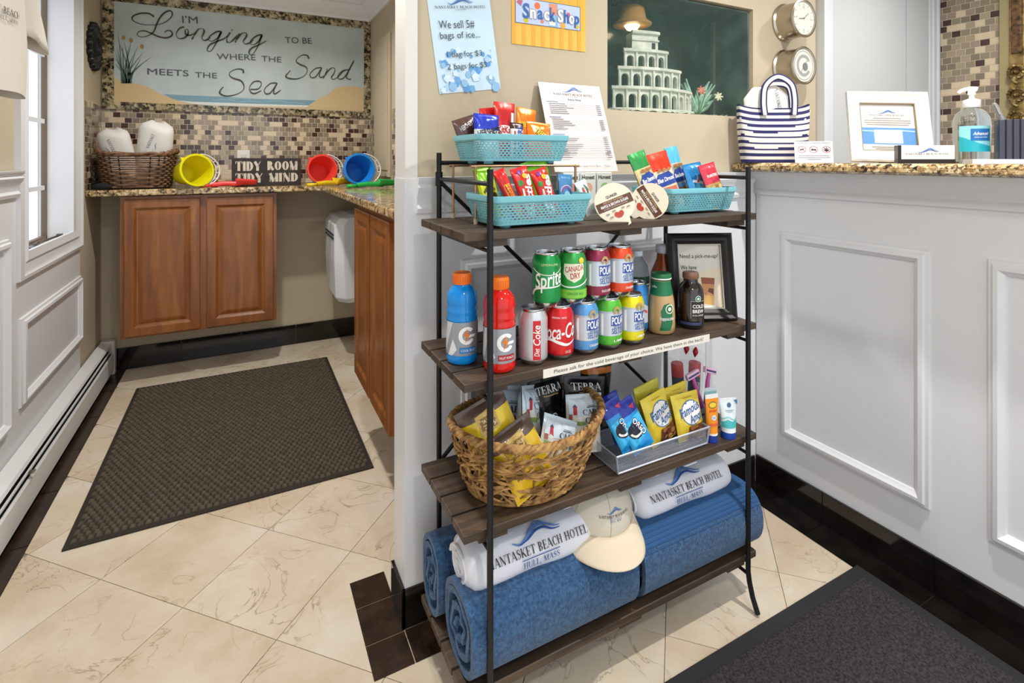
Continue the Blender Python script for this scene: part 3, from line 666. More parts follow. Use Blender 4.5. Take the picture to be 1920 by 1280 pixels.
# ------------------------------------------------------------------ mats
mt = thing('entrance_mat', 'brown waffle-pile entrance mat with rubber edge on the nook floor', 'mat', (-.02, 2.725, .001))
MB().prism([(-.48, -.645), (.48, -.645), (.48, .645), (-.48, .645)], 0, .004, 'z').build('rubber_base', M('mat_rubber_brown', '#2c251d', .8), mt)
bump = MB(); nx, ny = 42, 57; px_, py_ = .925 / nx, 1.255 / ny
for i in range(nx):
    for j in range(ny):
        x0 = -.4625 + i * px_ + (j % 2) * px_ * .5 - px_ * .25; y0 = -.6275 + j * py_; hh = .0085 + random.uniform(-.0015, .0015); a, b = px_ * .12, py_ * .16
        c_ = [(x0 + a, y0 + b), (x0 + px_ - a, y0 + b), (x0 + px_ - a, y0 + py_ - b), (x0 + a, y0 + py_ - b)]
        m_ = [(x0 + px_ * .28, y0 + py_ * .3), (x0 + px_ * .72, y0 + py_ * .3), (x0 + px_ * .72, y0 + py_ * .7), (x0 + px_ * .28, y0 + py_ * .7)]
        bump.add([(p, q, .004) for p, q in c_] + [(p, q, .004 + hh) for p, q in m_], [(0, 1, 5, 4), (1, 2, 6, 5), (2, 3, 7, 6), (3, 0, 4, 7), (4, 5, 6, 7)])
o = bump.build('waffle_pile', M('mat_pile_brown', '#4d4236', .95, col2='#5f5345', nscale=60, bump=.15, bscale=500), mt, smooth=80, recalc=False); o['kind'] = 'stuff'
mt = thing('floor_mat', 'charcoal carpet floor mat in front of the reception counter', 'mat', (1.16, .30, .001))
MB().prism([(-.477, -.615), (.477, -.615), (.477, .615), (-.477, .615)], 0, .004, 'z').build('rubber_base', M('mat_rubber_grey', '#262528', .7), mt, bevel=.002)
pl = MB(); nx, ny = 150, 190
def mf(u, v):
    x, y_ = (u - .5) * .885, (v - .5) * 1.16; e = min(u, 1 - u, v, 1 - v)
    return (x, y_, .0035 + (0 if e <= 0 else .004 + .0045 * random.random()))
pl.grid(mf, nx, ny); o = pl.build('carpet_pile', M('mat_pile_grey', '#1e1c1d', .95, col2='#454142', nscale=180, bump=.8, bscale=420), mt, recalc=False, smooth=70); o['kind'] = 'stuff'
# ------------------------------------------------------------------ things on the nook worktop
ZN = 1.0575
NB = M('navy_ink', '#20264a', .7); LB = M('logo_blue', '#5f86c2', .7); LB2 = M('logo_blue_deep', '#33569c', .7); BLK = C('#222226', .6)
def logo_items(w, cx, cy, name_h=None, name_w=None, sub=True, rot=0, ink_=None):
    it = [(place(s, cx, cy + (name_h or (name_w or w * 1.7) * .075) * .5 + .10 * w, rot), m) for s, m in zip(wave_logo(w), (LB, LB2, LB))]
    nw = name_w or w * 1.7; nh = name_h or nw * .075
    it.append((place(SER('NANTASKET BEACH HOTEL', nh, nw), cx, cy - .02 * w, rot), ink_ or BLK))
    if sub: it += [(rect(cx - nw * .19, cx + nw * .19, cy - nh * .85 - .02 * w, cy - nh * .75 - .02 * w), LB2), (place(SER('HULL, MASS', nh * .9, nw * .36), cx, cy - nh * 1.5 - .02 * w, rot), LB2)]
    return it
WICK = M('brown_wicker', '#5b3e2b', .6, col2='#8f6a4b', nscale=50, bump=.3)
wb = thing('wicker_basket', 'dark brown wicker basket in the nook corner holding rolled white shirts', 'basket', (-.515, 3.553, ZN))
def sq(a, rx, ry, e=.42):
    c, s = cos(a), sin(a); return (rx * math.copysign(abs(c) ** e, c), ry * math.copysign(abs(s) ** e, s))
def wall_r(z): return .145 + .028 * z / .19, .118 + .026 * z / .19
mbw = MB(); nst = 26
for r in range(15):
    z = .012 + r * .0118; rx, ry = wall_r(z); pts = []
    for k in range(nst * 4):
        a = 2 * pi * k / (nst * 4); w_ = .0065 * sin(pi * k / 2 * 1 + pi / 4) * (1 if r % 2 else -1); w_ = .006 * cos(pi * k / 4 + (pi if r % 2 else 0)); x_, y_ = sq(a, rx + w_, ry + w_); pts.append((x_, y_, z))
    mbw.tube(pts, .0048, 5, 0, True)
mbw.build('weave', WICK, wb, smooth=60)
for k in range(nst):
    a = 2 * pi * k / nst; MB().tube([sq(a, *wall_r(0)) + (.004,), sq(a, *wall_r(.19)) + (.185,)], .0035, 5).build('stake', M('dark_wicker', '#3c281c', .7), wb)
rim = MB()
for q in range(2):
    pts = []
    for k in range(120): a = 2 * pi * k / 120; x_, y_ = sq(a, .175 + .006 * cos(10 * a + q * pi), .146 + .006 * cos(10 * a + q * pi)); pts.append((x_, y_, .188 + .007 * sin(10 * a + q * pi) + .022 * abs(cos(a)) ** 3))
    rim.tube(pts, .0085, 6, 0, True)
rim.build('braided_rim', WICK, wb, smooth=60)
MB().prism([sq(2 * pi * k / 40, .14, .113) for k in range(40)], .002, .008, 'z').build('base', M('dark_wicker'), wb)
KNIT = M('white_jersey', '#e3e0da', .85, bump=.25, bscale=30); KNIT2 = M('cool_white_jersey', '#dfe1ea', .85, bump=.3, bscale=26)
def upright_roll(label, loc, rot, r, h, txt):
    t_ = thing('rolled_shirt', label, 'shirt', loc, rot, 'rolled white shirts in the wicker basket'); mb = MB(); prof = []
    def f(u, v):
        a = 2 * pi * u; rr = r * (1 + .06 * sin(2 * a + v * 2) + .05 * sin(3 * a + 4 * v)) ; zz = v * h
        k = max(0, (v - .88) / .12); rr *= sqrt(max(0, 1 - k * k * .75)) if v < .999 else .4
        return (rr * cos(a) * 1.15, rr * sin(a) * .85, zz + .012 * sin(a * 2) * v)
    mb.grid(f, 32, 16, 0, True); n = len(mb.v); mb.f.append(tuple(range(n - 32, n))); mb.m.append(0); mb.f.append(tuple(range(31, -1, -1))); mb.m.append(0)
    mb.build('cloth', KNIT, t_, smooth=60)
    tt = join(place(SER('NANTASKET', .016, .085), .0, h * .72, R(txt)), )
    decal('printed_lettering', [(tt, NB), (place(wave_logo(.05)[0], -.022 if txt < 0 else .03, h * .66, R(txt)), LB2)], oncyl(lambda z: r * 1.02), t_, .006, .004)
upright_roll('rolled white shirt leaning left in the wicker basket', (-.578, 3.55, ZN + .012), (R(6), R(-9), R(-8)), .062, .315, -78)
upright_roll('taller rolled white shirt leaning right in the wicker basket', (-.462, 3.55, ZN + .012), (R(6), R(8), R(-12)), .07, .36, 75)
pch = thing('dark_pouch', 'small black cloth pouch squashed behind the wicker basket', 'pouch', (-.655, 3.405, ZN)); mb = MB()
mb.grid(lambda u, v: (.04 * cos(2 * pi * u) * sin(pi * v) * 1.1, .016 * sin(2 * pi * u) * sin(pi * v), .018 - .018 * cos(pi * v)), 20, 10, 0, True); mb.build('cloth', C('#14161c', .8), pch, smooth=70, merge=1e-5)

def bucket(label, loc, rotz, col, colrim, r=.085, hL=.15):
    """sand pail lying on its side, mouth towards -Y"""
    t_ = thing('sand_bucket', label, 'bucket', loc, (0, 0, R(rotz)), 'toy sand buckets on the nook counter')
    tilt = math.atan((r - r * .7) / hL); body = MB()
    mtl = M('pail_' + col.lstrip('#'), col, .35, sss=.15)
    pr = [(0, 0), (r * .68, 0), (r * .7, .004), (r * .97, hL), (r * 1.05, hL), (r * 1.05, hL - .012), (r * 1.06, hL - .012), (r * 1.07, hL + .004), (r * .94, hL + .004), (r * .66, .008), (0, .008)]
    body.lathe(pr, 40); rx = Matrix.Rotation(R(90) - tilt, 4, 'X')
    Mx = Matrix.Translation((0, hL / 2, r * 1.06)) @ Matrix.Rotation(R(90), 4, 'X') @ Matrix.Translation((0, 0, 0)) 
    b = body.build('pail', mtl, t_, smooth=40); MM = Matrix.Translation((0, hL * .75, r * .88)) @ rx; b.matrix_local = MM
    sp = MB().prism([(-.02, 0), (.02, 0), (0, .028)], 0, .006, 'z'); o = sp.build('spout', mtl, t_); o.matrix_local = MM @ Matrix.Translation((-r * .7, r * .62, hL - .004)) @ Matrix.Rotation(R(48), 4, 'Z')
    h = MB(); arc = [(r * (.25 + 1.25 * cos(a)), r * 1.06 * sin(a), hL - .008) for a in [(-1.5 + 3.0 * k / 16) for k in range(17)]]
    h.tube(smoothpath(arc, 2), .0042, 6); arc2 = [(p[0] * .86, p[1] * .96, p[2] - .006) for p in arc]; [h.tube([arc[q], arc2[q]], .0024, 5) for q in range(3, 15, 2)]; h.tube(smoothpath(arc2, 2), .0036, 6); o = h.build('handle', C('#eceae6', .4), t_, smooth=60); o.matrix_local = MM
    for s in (-1, 1):
        e = MB().lathe([(0, 0), (.008, 0), (.008, .008), (0, .008)], 12); o = e.build('hinge', mtl, t_); o.matrix_local = MM @ Matrix.Translation((r * .35, s * r * .98, hL - .01))
bucket('yellow plastic sand bucket lying beside the wicker basket', (-.245, 3.42, ZN), 30, '#e8dc10', '#f4ee50', .086, .16)
bucket('red plastic sand bucket lying beside the tidy room sign', (.435, 3.44, ZN), 6, '#f2493c', '#ff8070', .086, .14)
bucket('blue plastic sand bucket lying at the corner of the nook counter', (.61, 3.19, ZN), 8, '#1f86dc', '#55aaf0', .088, .15)
def shovel(label, loc, rotz, col, L_=.2):
    t_ = thing('toy_shovel', label, 'shovel', loc, (0, 0, R(rotz)), 'toy sand shovels on the nook counter'); t_.scale = (1.2, 1.2, 1.5); m_ = M('shovel_' + col.lstrip('#'), col, .35)
    s = MB(); s.grid(lambda u, v: ((v - .0) * .09, (u - .5) * (.07 - .03 * v * v), .006 + .026 * (2 * u - 1) ** 2 * (1 - .4 * v) + .004 * v), 8, 8); s.build('blade', m_, t_, smooth=60, solid=.003)
    h = MB(); h.tube([(.02, 0, .012), (-.05, 0, .014), (-.1, 0, .01)], .0095, 8); h.build('shaft', m_, t_, smooth=60)
    h = MB(); h.tube([(-.1, 0, .008), (-.115, -.02, .008), (-.14, -.02, .008), (-.145, 0, .008), (-.14, .02, .008), (-.115, .02, .008)], .006, 6, 0, True); h.build('grip', m_, t_, smooth=60)
shovel('red toy shovel lying in front of the tidy room sign', (-.035, 3.435, ZN), 4, '#e8413a')
shovel('yellow toy shovel between the red and blue buckets', (.50, 3.29, ZN), 20, '#e3bd1c')
shovel('green toy shovel at the right end of the nook counter', (.69, 2.985, ZN), -4, '#1fa447')
# tidy room sign
ts = thing('tidy_room_sign', 'black wooden block sign reading tidy room tidy mind', 'sign', (.134, 3.508, ZN), (0, 0, R(1)))
MB().box(-.192, .192, 0, .035, 0, .168).build('block', M('blackboard_paint', '#2e2a28', .6, col2='#39322f', nscale=30), ts, bevel=.002)
cream = M('chalk_cream', '#d6cdbb', .7, col2='#a39b8c', nscale=220, ramp=(.55, .75))
deco = lambda s, w: SER(s, .061, w, .29, .07, 0, .06)
for s_, w_, x_, z_ in (('TIDY', .135, -.105, .121), ('ROOM', .17, .085, .121), ('TIDY', .145, -.1, .05), ('MIND', .165, .09, .05)): decal('lettering', [(place(deco(s_, w_), x_, z_), cream)], onplane(0), ts)

# shirt hanging by the window
sh = thing('hanging_shirt', 'white printed t-shirt hanging on the wall beside the window', 'shirt', (-.592, 1.68, 1.385), (0, 0, R(80)))
TEE = M('tee_cotton', '#dcd5cb', .9, bump=.12, bscale=60)
def tee(u, v):
    a = 2 * pi * u; w_ = .25 if v < .8 else .25 - .15 * ((v - .8) / .2) ** 1.5; f_ = (1 - v) * .8 + .2
    x_, y_ = sq(a, w_ + .006 * sin(9 * v), .03 + .01 * (1 - v), .7); return (x_, y_ + .006 * f_ * sin(x_ * 34 + v * 2), .62 * v + .01 * cos(a) * (1 - v) - .008 * (1 - v) * cos(2 * a))
MB().grid(tee, 56, 24, 0, True).build('body', TEE, sh, smooth=70, recalc=False)
for sgn in (1, -1):
    def slv(u, v, o=0):
        a = 2 * pi * u; c_ = Vector((.185, 0, .50)).lerp(Vector((.292, 0, .165)), v); ax = Vector((.9, 0, -.42)).normalized(); hw = .092 - .018 * v - o; p = c_ + ax * hw * cos(a) + Vector((0, (.03 - .008 * v - o) * sin(a), 0)); p.y += .004 * sin(v * 7 + cos(a) * 5); return (sgn * p.x, p.y, p.z + .012 * v * cos(a))
    MB().grid(slv, 28, 14, 0, True).build('sleeve', TEE, sh, smooth=70, recalc=False, solid=.002)
decal('printed_logo', [(place(s_, .055, .26), m) for s_, m in zip(wave_logo(.15), (NB, NB, NB))] + [(place(SER('NANTASKET BEACH', .019, .205), .048, .211), BLK), (place(SER('HULL, MASS', .011, .08), .1, .19), BLK)], lambda x, y_, o: (x, min(tee(q / 112, y_ / .62)[1] for q in range(56, 112) if abs(tee(q / 112, y_ / .62)[0] - x) < .02) - o, y_), sh, .012, .004)
hg = MB(); hg.tube(smoothpath([(0, 0, .63), (0, 0, .69), (.015, 0, .72), (0, 0, .745), (-.015, 0, .73)], 5), .0025, 6); hg.tube([(-.2, 0, .6), (0, 0, .645), (.2, 0, .6)], .005, 6); hg.build('hanger', C('#3a3a3c', .4), sh)

# ------------------------------------------------------------------ aquarium set into the partition
tank = thing('aquarium', 'murky glass aquarium set into the beige wall', 'aquarium', (1.3785, YP + .016, tz0))
TD = .165; tl_, tr_ = -.332, .332
MUR = M('mottled_green_backdrop', '#0c110f', .2, col2='#2c4a42', nscale=9, ndet=6, bump=.15, bscale=10, coat=.4)  # near-black backdrop with random green mottling
SIL = M('silvery_tank_side', '#3a4a48', .16, metal=.55, col2='#7c908c', nscale=7, ndet=6, bump=.35, bscale=14)
MB().box(tl_, tr_, TD, TD + .008, -.004, .402).build('back_wall', MUR, tank)
MB().box(tl_ - .006, tl_, 0, TD, -.004, .402).build('side_wall', MUR, tank); MB().box(tr_, tr_ + .006, 0, TD, -.004, .402).build('side_wall', SIL, tank)
MB().box(tl_, tr_, .0, TD, .398, .404).build('hood', SIL, tank); MB().box(tl_, tr_, 0, TD, -.004, .0).build('floor_pan', C('#1a211e', .5), tank)
MB().box(tr_ - .014, tr_, TD - .014, TD, 0, .398).build('corner_post', M('tank_seal', '#6d7064', .3, metal=.5), tank)
MB().box(tl_, tr_, -.004, .0, 0, .404).build('front_glass', M('tank_glass', '#8fb0a6', .02, alpha=.05), tank)
gv = MB(); gv.grid(lambda u, v: (tl_ + u * (tr_ - tl_), .005 + v * (TD - .01), -.003 + .004 + .006 * random.random()), 60, 20); o = gv.build('gravel', M('gravel', '#8d7a4c', .9, col2='#cfc49b', nscale=180), tank); o['kind'] = 'stuff'
# lamp added inside the tank, standing in for a lamp image in its glass
lp = thing('dome_lamp_standin', 'tan dome lamp with a glowing bulb, added in the aquarium for a lamp image in its glass', 'lamp', (1.224, YP + .105, 1.703))
MB().lathe([(.066, -.012), (.068, -.006), (.05, .008), (.042, .05), (.028, .06), (0, .062), (0, .058), (.025, .057), (.038, .048), (.046, .008), (.064, -.009)], 28).build('shade_standin', M('tan_shade_standin', '#a07a44', .5), lp, smooth=50)
MB().lathe([(0, -.03), (.018, -.026), (.03, -.008), (.032, .008), (.02, .03), (0, .036)], 20).build('bulb_standin', M('bulb_glow_standin', '#fff0d0', .3, emit='#ffe2b0', estr=9), lp, smooth=60)
MB().tube([(0, 0, .061), (0, 0, .072)], .004, 6).build('stem', IRON, lp)
# stepped arcade ruin ornament
ru = thing('ruin_ornament', 'white stepped ruin ornament with tiers of arches in the aquarium', 'ornament', (1.318, YP + .112, tz0 + .007))
RW = M('ruin_plaster', '#dcded0', .8, col2='#b5bfae', nscale=30, bump=.5, bscale=70)
MB().prism([sq(2 * pi * k / 36, .195, .06, .7) for k in range(36)], -.004, .012, 'z').build('base', RW, ru, bevel=.003)
def arc_pt(s, dpt, z): a = s / .42; return ((.42 + dpt) * sin(a), .42 - .05 - (.42 + dpt) * cos(a), z)
def tier(s0, n, pitch, z0, h, name='arcade_tier'):
    mb = MB(); aw = pitch * .6; ah = h * .72; r_ = aw / 2
    for k in range(n):
        c_ = s0 + pitch * (k + .5); L_, R_ = c_ - pitch / 2, c_ + pitch / 2
        # front face with an arched opening
        arch = [(c_ - r_, z0), (c_ - r_, z0 + ah - r_)] + [(c_ - r_ * cos(pi * q / 8), z0 + ah - r_ + r_ * sin(pi * q / 8)) for q in range(1, 8)] + [(c_ + r_, z0 + ah - r_), (c_ + r_, z0)]
        outer = [(L_, z0), (L_, z0 + ah - r_)] + [(L_ + pitch * q / 8, z0 + h) for q in range(1, 8)] + [(R_, z0 + ah - r_), (R_, z0)]
        n_ = len(arch)
        for d0, d1 in ((0, -.014),):
            vs = [arc_pt(a, 0, b) for a, b in arch] + [arc_pt(a, 0, b) for a, b in outer] + [arc_pt(a, d1, b) for a, b in arch]
            fs = [(i, i + 1, n_ + i + 1, n_ + i) for i in range(n_ - 1)] + [(i, i + 1, 2 * n_ + i + 1, 2 * n_ + i) for i in range(n_ - 1)]
            mb.add(vs, fs)
        mb.tube([arc_pt(L_, .003, z0), arc_pt(L_, .003, z0 + h)], .004, 6)
    mb.tube([arc_pt(s0 + n * pitch, .003, z0), arc_pt(s0 + n * pitch, .003, z0 + h)], .004, 6)
    mb.tube([arc_pt(s0 - .006 + (n * pitch + .012) * q / 16, .003, z0 + h) for q in range(17)], .0075, 6)
    o_ = mb.build(name, RW, ru, recalc=False)
tier(-.186, 8, .0465, .012, .07); tier(-.165, 6, .0435, .086, .064); tier(-.145, 4, .042, .154, .058)
tb = MB(); vs = [arc_pt(-.118 + .105 * q / 10, d_, z) for d_ in (0, -.05) for z in (.214, .276) for q in range(11)]
fs = []
for q in range(10): fs += [(q, q + 1, 12 + q, 11 + q), (22 + q, 23 + q, 34 + q, 33 + q), (11 + q, 12 + q, 34 + q, 33 + q), (q, q + 1, 23 + q, 22 + q)]
fs += [(0, 11, 33, 22), (10, 21, 43, 32)]
tb.add(vs, fs); tb.tube([arc_pt(-.12 + .109 * q / 8, .002, .276) for q in range(9)], .008, 6); tb.tube([arc_pt(-.12 + .109 * q / 8, .002, .25) for q in range(9)], .004, 6); tb.build('upper_block', RW, ru)
MB().add([arc_pt(-.04, .002, .222), arc_pt(-.026, .002, .222), arc_pt(-.026, .002, .242), arc_pt(-.04, .002, .242)], [(0, 1, 2, 3)]).build('window_hole', C('#2c332f', .9), ru, recalc=False)
pla = thing('aquarium_plant', 'pale green aquarium plant beside the white ruin ornament', 'plant', (1.565, YP + .12, tz0 + .008))
lf = M('pale_leaf', '#7fb09a', .6, col2='#b4d3bf', nscale=30); rl = random.Random(5)
for k in range(18):
    a = rl.uniform(-1.2, 1.2); ln_ = rl.uniform(.07, .15); w_ = rl.uniform(.018, .03); d_ = rl.uniform(-.5, .5); mb = MB()
    mb.grid(lambda u, v: (sin(a) * ln_ * v + (u - .5) * w_ * sin(pi * min(1, v * .95 + .05)) * cos(a), -.05 * d_ * v * v + .008 * (2 * u - 1) ** 2, .01 + cos(a) * ln_ * v - (u - .5) * w_ * sin(pi * min(1, v * .95 + .05)) * sin(a)), 4, 8); mb.build('leaf', lf, pla, smooth=60, solid=.001)
mb = MB(); [mb.tube(smoothpath([(0, 0, 0), (s * .02, -.02, .05), (s * .05, -.035, .085)], 4), .002, 5) for s in (-1, 0, 1)]; mb.build('stem', C('#5f8a5c', .6), pla)
for (x_, z_, c_) in ((-.055, .088, '#c87f68'), (.035, .07, '#d9d7b8')):
    mb = MB()
    for q in range(7): a = 2 * pi * q / 7; mb.tube([(x_, -.06, z_), (x_ + .022 * cos(a), -.066, z_ + .016 * sin(a))], lambda i: (.007, .003)[i], 6)
    mb.build('flower', C(c_, .7), pla, smooth=60)

# ------------------------------------------------------------------ posters on the partition
LAM = M('laminated_white', '#e4e6e8', .16, coat=.6)
def sheet(name, label, cat, loc, rot, w, h, mat, items, grp=None):
    t_ = thing(name, label, cat, loc, rot, grp); MB().box(-w / 2, w / 2, -.0006, .0006, 0, h).build('sheet', mat, t_); decal('print', items, onplane(-.0006), t_, None, .0002, .00008); return t_
ICE = M('ice_poster_blue', '#c6dfee', .16, coat=.6); rnd = random.Random(2)
tx = C('#3c4652', .4)
cubes = []
for k in range(46):
    x_, y_ = rnd.uniform(-.082, .082), rnd.uniform(.006, .115) ** 1 ; r_ = rnd.uniform(.005, .012) * (1.2 - y_ * 4); a0 = rnd.uniform(0, 1); n_ = rnd.choice((5, 6, 7))
    cubes.append((poly([(x_ + r_ * cos(a0 + 2 * pi * q / n_), y_ + r_ * 1.1 * sin(a0 + 2 * pi * q / n_)) for q in range(n_)]), C(rnd.choice(('#8fbce2', '#6fa8da', '#a9cdea', '#d3e6f3', '#5b9bd6')), .3)))
it = cubes + [(place(T('We sell 5#', .0235, .105), -.018, .183), tx), (place(T('bags of ice...', .0235, .118), -.012, .152), tx), (place(T('1 bag for $3', .02, .104), -.006, .101), tx), (place(T('2 bags for $5', .02, .118), -.002, .068), tx)] + logo_items(.075, 0, .232, .0075, .15, False) + [(place(T('HULL, MASS', .0035, .03), 0, .2235), tx)]
sheet('ice_poster', 'pale blue laminated poster selling bags of ice, taped to the wall', 'poster', (.563, YP - .0015, 1.408), (0, R(-8), 0), .185, .279, ICE, it)
ss = []
for k in range(8): ss.append((rect(-.129 + k * .0325, -.129 + k * .0325 + .013, 0, .19), C('#e2a63a', .3)))
navy, wt_, org = C('#2b62a4', .3), C('#ece6dc', .3), C('#e2672c', .3)
ss += [(rect(-.119, .109, .062, .137), C('#4d5a78', .3)), (rect(-.117, .107, .064, .135), C('#b9c9ea', .3)), (rect(-.006, .026, .064, .135), C('#86b4d8', .3)), (rect(-.004, .024, .1, .133), C('#d98a68', .3)), (rect(-.004, .018, .068, .08), wt_),
       (disc(-.045, .12, .01), org), (disc(-.083, .074, .009), C('#c9b637', .3)), (disc(.045, .071, .009), C('#e0a53a', .3)), (poly([(-.115, .122), (-.1, .112), (-.094, .128), (-.106, .134)]), C('#b85a78', .3)), (disc(-.028, .076, .006), C('#d7826e', .3)), (disc(.064, .108, .006), C('#c8566a', .3)), (disc(.096, .074, .007), C('#c9b637', .3))]
for i, (ch, x_, y_, h_, w_, m_) in enumerate((('S', -.083, .1, .046, .024, navy), ('n', -.06, .094, .027, .02, wt_), ('a', -.035, .094, .028, .02, navy), ('c', -.013, .094, .027, .018, wt_), ('k', .008, .1, .042, .02, navy), ('S', .036, .1, .04, .02, wt_), ('h', .057, .1, .04, .018, navy), ('o', .076, .093, .027, .018, wt_), ('p', .095, .088, .036, .018, navy))):
    g_ = T(ch, h_, w_, .03)
    if m_ is wt_: ss.append((place(T(ch, h_ + .004, w_ + .004, .05), x_, y_), C('#8d88a0', .3)))
    ss.append((place(g_, x_, y_), m_))
sheet('snack_shop_poster', 'yellow striped snack shop poster on the wall above the rack', 'poster', (.8195, YP - .0015, 1.553), (0, 0, 0), .258, .19, M('yellow_poster', '#e9b640', .16, coat=.6), ss)

# ------------------------------------------------------------------ wall clock and tide gauge
def gauge(label, z, kind):
    t_ = thing(kind, label, 'clock' if 'clock' in kind else 'gauge', (1.905, YP - .001, z), (R(90), 0, 0), 'round nickel wall instruments')
    MB().lathe([(.0, 0), (.074, 0), (.075, .006), (.069, .012), (.067, .07), (.072, .076), (.073, .082), (.066, .084), (.063, .078), (0, .078)], 48).build('case', CHROME, t_, smooth=40)
    MB().lathe([(0, .0785), (.062, .0785), (.062, .0795), (0, .0795)], 40).build('dial', M('dial_cream', '#d9d8cd', .3), t_)
    MB().lathe([(0, .0845), (.064, .0845), (.064, .0858), (0, .0858)], 40).build('glass', M('gauge_glass', '#ffffff', .02, alpha=.08), t_)
    f_ = lambda x, y_, o: (x, y_, .0795 + o)
    if 'clock' in kind:
        tk = [(stroke([(.05 * sin(2 * pi * k / 12), .05 * cos(2 * pi * k / 12)), (.057 * sin(2 * pi * k / 12), .057 * cos(2 * pi * k / 12))], .002), BLK) for k in range(12)]
        for k, s in ((0, '12'), (3, '3'), (6, '6'), (9, '9')): tk.append((place(T(s, .009), .043 * sin(2 * pi * k / 12), .043 * cos(2 * pi * k / 12)), BLK))
        decal('numerals', tk, f_, t_, None, .0003, .00002); decal('hands', [(stroke([(0, 0), (-.03, -.004)], .003), BLK), (stroke([(0, 0), (.028, .022)], .0022), BLK), (disc(0, 0, .004), BLK)], f_, t_, None, .0012)
    else:
        decal('dial_print', [(ring(0, 0, .056, .056, .054, .054), BLK), (ring(0, 0, .042, .042, .03, .03, 30, 330), C('#a9afb0', .3, .6)), (disc(.008, -.004, .016), C('#3f4a50', .4)), (stroke([(-.02, -.03), (.018, .02)], .002), BLK)], f_, t_, None, .0003)
gauge('round nickel wall clock with a cream dial, upper of two instruments', 1.757, 'wall_clock')
gauge('round nickel wall gauge with a ringed dial, just below the wall clock', 1.577, 'wall_gauge')

# ------------------------------------------------------------------ things on the reception bar top
ZB = 1.2075
bagt = thing('striped_tote', 'navy and white striped tote bag on the bar top under the gauges', 'bag', (1.682, 1.228, ZB), (0, 0, R(-30)))
def tote(u, v):
    a = 2 * pi * u; k = (1 - .10 * (1 - v) ** 2.2); x_, y_ = sq(a, .122 * k * (.96 + .06 * v), .05 * (.75 + .25 * sin(pi * v)) * (1 - .35 * v), .5); return (x_, y_, .20 * v + .008 * cos(2 * a) * v)
tb_ = MB(); navyc, whc = M('tote_navy', '#2c2d5e', .85), M('tote_white', '#dfdad6', .85)
tb_.grid(tote, 48, 36, lambda u, v: 1 if (v * 9.2 + .03 * sin(u * 20)) % 1 < .45 else 0, True); tb_.f.append(tuple(range(47, -1, -1))); tb_.m.append(0)
tb_.build('body', [whc, navyc], bagt, smooth=70)
for (yo, hz, dx) in ((-.038, .30, .0), (.03, .285, .022)):
    st = MB(); path = smoothpath([(-.045 + dx, yo - .004, .165), (-.048 + dx, yo, .215), (-.04 + dx, yo, .27), (0 + dx, yo, hz), (.045 + dx, yo, .275), (.058 + dx, yo, .225), (.055 + dx, yo - .004, .165)], 8)
    vs = []
    for i, p in enumerate(path):
        t_ = (path[min(i + 1, len(path) - 1)] - path[max(i - 1, 0)]).normalized(); nrm = Vector((-t_.z, 0, t_.x))
        for q in (-.5, -.28, .28, .5): vs.append(p + nrm * q * .0 + Vector((nrm.x * q * .022, 0, nrm.z * q * .022)))
    for i in range(len(path) - 1):
        for q in range(3): st.f.append((i * 4 + q, i * 4 + q + 1, i * 4 + 5 + q, i * 4 + 4 + q)); st.m.append(1 if q == 1 else 0)
    st.v = [tuple(v) for v in vs]; st.build('handle', [navyc, whc], bagt, smooth=70, solid=.004)
shb = thing('rolled_shirt', 'rolled white shirt standing in the striped tote bag', 'shirt', (1.665, 1.228, ZB + .03), (0, R(-4), R(-30))); mb = MB()
mb.grid(lambda u, v: (.078 * cos(2 * pi * u) * (1 if v < .9 else .9 - (v - .9) * 3), .017 * sin(2 * pi * u) * (1 if v < .9 else .8 - (v - .9) * 3), v * .235 + .006 * sin(4 * pi * u) * v), 28, 14, 0, True); n = len(mb.v); mb.f.append(tuple(range(n - 28, n))); mb.m.append(0); mb.f.append(tuple(range(27, -1, -1))); mb.m.append(0); mb.build('cloth', KNIT, shb, smooth=60)
decal('printed_lettering', [(place(SER('NANTASKET', .014, .075), .035, .19, R(-82)), NB)], lambda x, y_, o: (x, -.017 * sqrt(max(.05, 1 - (x / .078) ** 2)) - o, y_), shb, .006, .003)
pk = thing('snack_packet', 'small cream and orange packet tucked in the striped tote bag', 'packet', (1.757, 1.187, ZB + .11), (0, R(12), R(-30)))
MB().box(-.03, .03, -.006, .006, 0, .085).build('wrapper', C('#e3d9c8', .4), pk, bevel=.004); decal('print', [(poly([(-.02, .08), (.02, .06), (.025, .08)]), C('#e59a3c', .4))], onplane(-.006), pk)
def card_sign():
    t_ = thing('notice_card', 'small white no smoking notice card standing in front of the tote', 'sign', (1.705, 1.09, ZB), (R(-8), 0, R(-36)))
    MB().box(-.06, .06, 0, .002, 0, .073).build('card', C('#e8e8ec', .3), t_); red = C('#b05060', .4)
    its = [(place(T('THIS PROPERTY IS 100% NON SMOKING', .004, .104), 0, .067), BLK)]
    for x_ in (-.037, .0, .04): its += [(ring(x_, .045, .0135, .0115, .0118, .0098), red), (stroke([(x_ - .009, .052), (x_ + .009, .038)], .0014), red)]
    its += [(stroke([(-.044, .043), (-.03, .047)], .003), BLK), (stroke([(-.008, .044), (.008, .044)], .004), BLK)] + [(stroke([(.04, .038), (.04 + .009 * sin(a), .042 + .01 * cos(a))], .0022), BLK) for a in (-1.3, -.65, 0, .65, 1.3)]
    its += [(rect(-w_, w_, z_, z_ + .0016), C('#8a8ea0', .4)) for w_, z_ in ((.047, .023), (.05, .017), (.022, .011))]
    decal('print', its, onplane(0), t_, None, .0003, .00005)
card_sign()
